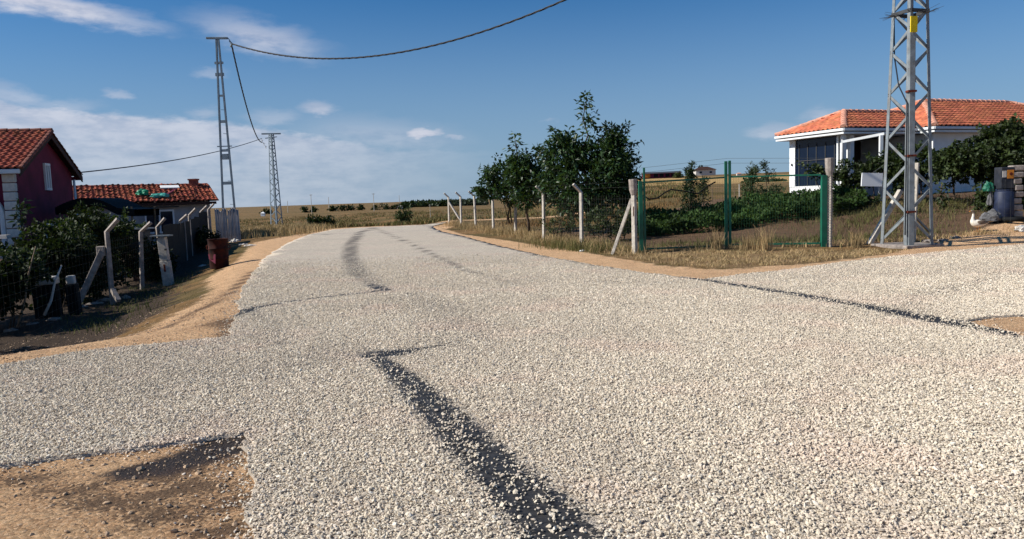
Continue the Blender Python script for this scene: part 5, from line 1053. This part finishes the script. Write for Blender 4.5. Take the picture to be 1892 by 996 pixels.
def hedge_far(name, X0, X1, Yt0, Yt1, hpx, y, n, label, seed):
    X = rng.uniform(X0, X1, n); u = rng.random(n); top = np.interp(X, [X0, X1], [Yt0, Yt1]); P = [dep(a, t_+hpx*b_, y+rng.normal(0, y*.01)) for a, t_, b_ in zip(X, top, u)]
    V_, F_ = leaf_arrays(np.array([tuple(p) for p in P]), y*.004, y*.003, 0, seed); tag(npmesh(name, V_, F_, K['leaf2']), label, 'trees', kind='stuff')
hedge_far('far_woodland', 745, 900, 375, 369, 8, 300, 5200, 'long dark belt of woodland on the horizon right of centre', 5)
hedge_far('far_woodland', 1375, 1450, 331, 333, 7, 120, 900, 'dark scrub line on the ridge left of the white house', 6)
for k, (X, Yt, Yb, y) in enumerate(((532, 371, 390, 260), (576, 359, 390, 210), (608, 364, 388, 240), (691, 357, 384, 200), (738, 361, 376, 300), (795, 377, 395, 90))):
    b0 = dep(X, Yb, y); zt = dep(X, Yt, y).z; g0_ = T(b0.x, b0.y); t = thing('utility_pole', (b0.x, b0.y, g0_), ['faint far utility pole just right of the far lattice pylon', 'far utility pole second from the left on the horizon', 'faint far utility pole left of the dark tree row', 'most visible far utility pole above the dark tree row', 'thin far utility pole at the woodland left end', 'short pale stake in the field before the fence end'][k], 'utility pole')
    MB().tube([(0, 0, -.3), (0, 0, zt-g0_)], [.00045*y, .0003*y], 6).build('pole', K['concrete'], t)
    if k in (1, 3): MB().bar((-.0018*y, 0, zt-g0_-.2), (.0018*y, 0, zt-g0_-.2), .0006*y).build('cross_arm', K['concrete'], t)
def hut(X, Yb, Yt, wpx, y, wallm, roofm, label, rz=0, hipr=.35, win=2, dpt=None):
    b0 = dep(X, Yb, y); g0_ = T(b0.x, b0.y); zt = g0_+(Yb-Yt)*y/1402; W_ = wpx*y/1402; H_ = zt-g0_; D = dpt or W_*.7; t = thing('far_house', (b0.x, b0.y, g0_), label, 'house', rz=rz)
    wh = H_*(1-hipr); MB().box((0, 0, wh/2-.5), (W_, D, wh+1)).build('wall', wallm, t)
    m_ = MB(); o_ = W_*.06; m_.add([(-W_/2-o_, -D/2-o_, wh+.01), (W_/2+o_, -D/2-o_, wh+.01), (W_/2+o_, D/2+o_, wh+.01), (-W_/2-o_, D/2+o_, wh+.01), (-W_*.18, 0, H_), (W_*.18, 0, H_)], [(0, 1, 5, 4), (1, 2, 5), (2, 3, 4, 5), (3, 0, 4), (3, 2, 1, 0)]); m_.build('roof', roofm, t)
    for k in range(win): x_ = (-.5+(k+.5)/win)*W_; f = MB().box((x_, -D/2-.01, wh*.55), (W_*.12, .1, wh*.35)).build('window', K['glass'], t)
    return t
hut(1301, 338, 322, 36, 230, K['stone'], K['darkwood'], 'small white far house with a low roof on the hill behind the left gate leaf', hipr=.4)
farbush(1301, 309, 320, 16, 235, 'leaf2', 'round dark tree rising behind the small far white house', 350, 120, 'tree')
b = dep(1222, 336, 200); g0_ = T(b.x, b.y); t = thing('long_barn', (b.x, b.y, g0_), 'long low red and dark barn on the hill behind the gate', 'barn'); W_ = 66*200/1402; hh = 11*200/1402
MB().box((0, 0, hh*.38), (W_, 5, hh*.8)).build('wall', K['redwall'], t); m_ = MB(); m_.add([(-W_/2-.3, -2.9, hh*.72), (W_/2+.3, -2.9, hh*.78), (W_/2+.3, 2.9, hh*.78), (-W_/2-.3, 2.9, hh*.72), (-W_/2-.3, 0, hh), (W_/2+.3, 0, hh*1.08)], [(0, 1, 5, 4), (1, 2, 5), (2, 3, 4, 5), (3, 0, 4), (3, 2, 1, 0)]); m_.build('roof', K['dkgray'], t)
MB().box((-W_/2+.6, -2.6, hh*.42), (1.4, .1, hh*.6)).build('door', K['orange'], t)
for k in range(4): MB().box((-W_/2+2.8+k*1.5, -2.55, hh*.4), (1.0, .08, hh*.5)).build('bay', K['black'], t)
hut(486, 396, 388, 7, 200, K['white'], K['whitetrim'], 'tiny white shed in the field left of the far lattice pylon', win=0); hut(740, 380, 375, 12, 260, K['white'], K['whitetrim'], 'tiny pale shed before the woodland right of centre', win=0)
hut(1365, 330, 325, 8, 200, K['stone'], K['ridge'], 'tiny pale far building right of the gate centre uprights', win=0)
farbush(1255, 322, 332, 18, 190, 'shrub', 'grey bush right of the long red barn', 260, 121); 
# posts of an inner garden fence behind the crops
gf = thing('garden_fence', (10, 34, 1), 'thin pale stake fence behind the vegetable rows', 'fence')
for k, X in enumerate((1348, 1357, 1366, 1390, 1408, 1316)):
    a = dep(X, 372, 34); g_z = T(a.x, a.y); zt = dep(X, 340 if X == 1366 else 348, 34).z; MB().tube([Vector((a.x, a.y, g_z))-Vector((10, 34, 1)), Vector((a.x, a.y, zt))-Vector((10, 34, 1))], .035 if X == 1366 else .02, 5).build('stake', K['concrete'] if X == 1366 else K['wood'], gf)
# black hose hung over the gate mesh
o = MB().tube([dep(X, Y, 21.35) for X, Y in ((1186, 360), (1200, 368), (1215, 366), (1228, 356), (1240, 350), (1262, 353), (1290, 358), (1306, 345), (1322, 336))], .022, 6).build('hose', K['black'], smooth=True); tag(o, 'black hose draped over the back of the left gate leaf', 'hose')
# ------------------------------------------------------------------ goose
gp_ = at(1806, 428); t = thing('goose', gp_, 'white breasted goose standing on the verge in front of the vine', 'goose', rz=R_(0)); GSC = .82
def loft(name, spine, matl, parent, n=12):
    m_ = MB(); pts = [Vector(s[0])*GSC for s in spine]; k = len(pts)
    for i, (p, rx, rz_) in enumerate(spine):
        pass
    rings = []; V_ = []; 
    for i, (p, rx, rz_) in enumerate(spine):
        tdir = (pts[min(i+1, k-1)]-pts[max(i-1, 0)]).normalized(); x = Vector((0, 1, 0)); zz = tdir.cross(x).normalized()
        V_ += [pts[i]+x*(rx*GSC*math.cos(2*math.pi*j/n))+zz*(rz_*GSC*math.sin(2*math.pi*j/n)) for j in range(n)]
    F_ = [(i*n+j, i*n+(j+1) % n, (i+1)*n+(j+1) % n, (i+1)*n+j) for i in range(k-1) for j in range(n)]+[tuple(range(n-1, -1, -1)), tuple((k-1)*n+j for j in range(n))]
    o = m_.add(V_, F_).build(name, matl, parent, smooth=True); mo = o.modifiers.new('s', 'SUBSURF'); mo.levels = 1; mo.render_levels = 2; return o
m, q, p = newmat('goose_feathers'); cc = q.n('ShaderNodeTexCoord').outputs['Object']; sp_ = q.n('ShaderNodeSeparateXYZ'); q.nt.links.new(cc, sp_.inputs[0]); nz = q.m('MULTIPLY', q.m('SUBTRACT', q.noise(cc, 18, 3), .5), .06)
mk_ = q.ss(q.m('ADD', sp_.outputs[2], nz), .50, .56); back = q.m('MULTIPLY', q.ss(q.m('ADD', sp_.outputs[0], nz), .02, .10), q.ss(sp_.outputs[2], .32, .37)); cx_ = q.mix(q.m('MAXIMUM', mk_, back), (.80, .74, .64), (.21, .16, .12)); q.put(p.inputs['Base Color'], cx_); p.inputs['Roughness'].default_value = .9
loft('body', [((.40, 0, .30), .015, .012), ((.33, 0, .305), .06, .03), ((.24, 0, .30), .10, .075), ((.10, 0, .29), .145, .13), ((-.03, 0, .285), .16, .155), ((-.13, 0, .31), .14, .14), ((-.19, 0, .38), .09, .095), ((-.185, 0, .46), .052, .055), ((-.165, 0, .55), .040, .042), ((-.16, 0, .65), .036, .038), ((-.17, 0, .71), .042, .044), ((-.205, 0, .745), .045, .042), ((-.25, 0, .745), .03, .026), ((-.265, 0, .742), .012, .012)], m, t)
loft('beak', [((-.255, 0, .742), .024, .020), ((-.30, 0, .732), .018, .013), ((-.325, 0, .726), .008, .005)], K['beak'], t, 8)
for s in (-1, 1):
    loft('wing', [((-.10, s*.125, .33), .010, .05), ((0, s*.155, .335), .02, .085), ((.13, s*.145, .335), .02, .085), ((.26, s*.10, .33), .015, .055), ((.37, s*.05, .325), .006, .015)], K['brownfeather'], t, 8)
    MB().tube([(.02, s*.06, .19), (.03, s*.06, .09), (.02, s*.06, .012)], [.022, .012, .012], 6).build('leg', K['beak'], t)
    MB().add([(.04, s*.06-.02, .0), (.04, s*.06+.02, .0), (-.07, s*.06+.05, .0), (-.085, s*.06, .004), (-.07, s*.06-.05, .0), (.03, s*.06, .02)], [(0, 1, 5), (1, 2, 5), (2, 3, 5), (3, 4, 5), (4, 0, 5)]).build('foot', K['beak'], t)
    MB().tube([(-.215*GSC, s*.040*GSC, .752*GSC), (-.215*GSC, s*.046*GSC, .752*GSC)], .008, 8).build('eye', K['black'], t)
# clutter under the vine: plastic barrel, crate with an orange panel, tyre, stones
bp = at(1853, 421)+Vector((.62, .95, 0)); bp.z = T(bp.x, bp.y); t = thing('blue_barrel', bp, 'shade-darkened blue plastic barrel under the dark vine at the right', 'barrel'); hb = .95
m_ = MB(); m_.tube([(0, 0, 0), (0, 0, .05), (0, 0, .3), (0, 0, .33), (0, 0, .62), (0, 0, .65), (0, 0, .9), (0, 0, hb)], [.24, .27, .275, .285, .285, .275, .27, .235], 20); m_.build('drum', K['blue'], t, smooth=True); MB().tube([(0, 0, hb), (0, 0, hb+.04)], .25, 20).build('lid', K['blue'], t)
o = MB().box((0, 0, .34), (.42, .36, .66)).build('appliance_cabinet', K['shadenavy'], bevel=.02); o.location = bp+Vector((0, 0, hb+.05)); tag(o, 'dark appliance cabinet with an orange panel standing on the blue barrel', 'cabinet')
MB().box((.07, -.185, .45), (.2, .012, .26)).build('orange_panel', K['orange'], o, bevel=.005); MB().box((-.12, -.185, .46), (.12, .01, .2)).build('dial_panel', K['stone'], o); MB().tube([(.08, -.19, .46), (.08, -.205, .46)], .05, 12).build('round_dial', K['rust'], o)
lump('cloth_heap', bp+Vector((-.42, -.1, .12)), (.6, .4, .46), K['rag'], 'grey cloth heap at the foot of the blue barrel', 'cloth', 14); lump('hanging_cloth', bp+Vector((-.36, .1, .62)), (.16, .14, .6), K['rag'], 'pale grey rag hanging left of the blue barrel', 'cloth', 15)
lump('green_bag', bp+Vector((-.40, .15, 1.02)), (.3, .25, .42), K['green'], 'dark green bag hanging beside the appliance cabinet', 'bag', 16)
ty = bp+Vector((.05, -.42, .09)); m_ = MB(); N = 24; m_.tube([(math.cos(2*math.pi*i/N)*.24, math.sin(2*math.pi*i/N)*.24, 0) for i in range(N+1)], .075, 8); o = m_.build('tyre', K['black'], smooth=True); o.location = ty; tag(o, 'black tyre lying flat in front of the blue barrel', 'tyre')
lump('white_stone', at(1890, 428)+Z*.05, (.5, .3, .26), K['stone'], 'bright white stone at the right edge below the vine', 'stone', 17)
for k, (X, Y, s_) in enumerate(((1868, 350, .22), (1874, 366, .26), (1884, 372, .2), (1866, 338, .2))): pass
sw_ = thing('stone_pillar', at(1880, 424)+Vector((.75, 1.25, .1)), 'rough pale stone pillar half hidden by the vine at right', 'pillar')
for k in range(9): 
    MB().box((r_.uniform(-.05, .05), 0, .1+k*.2), (r_.uniform(.25, .38), .3, .17), Matrix.Rotation(r_.uniform(-.1, .1), 3, 'Z')).build('stone', K['concrete_d'], sw_, bevel=.03)
# soil mounds and stray stones behind pylon
for k, (X, Y) in enumerate(((1700, 452), (1712, 447), (1742, 446), (1765, 440), (1690, 455))): lump('rock', at(X, Y), (.3, .2, .12), K['concrete_d'], ['flat rock between the pylon feet', 'rock behind the right pylon foot', 'rock just right of the right pylon foot', 'rock farther right of the pylon on the verge', 'rock beside the pylon front foot'][k], 'rock', 60+k)
lump('rock', at(1076, 464), (.16, .12, .07), K['white'], 'small white stone on the sandy verge below the big walnut', 'rock', 70)
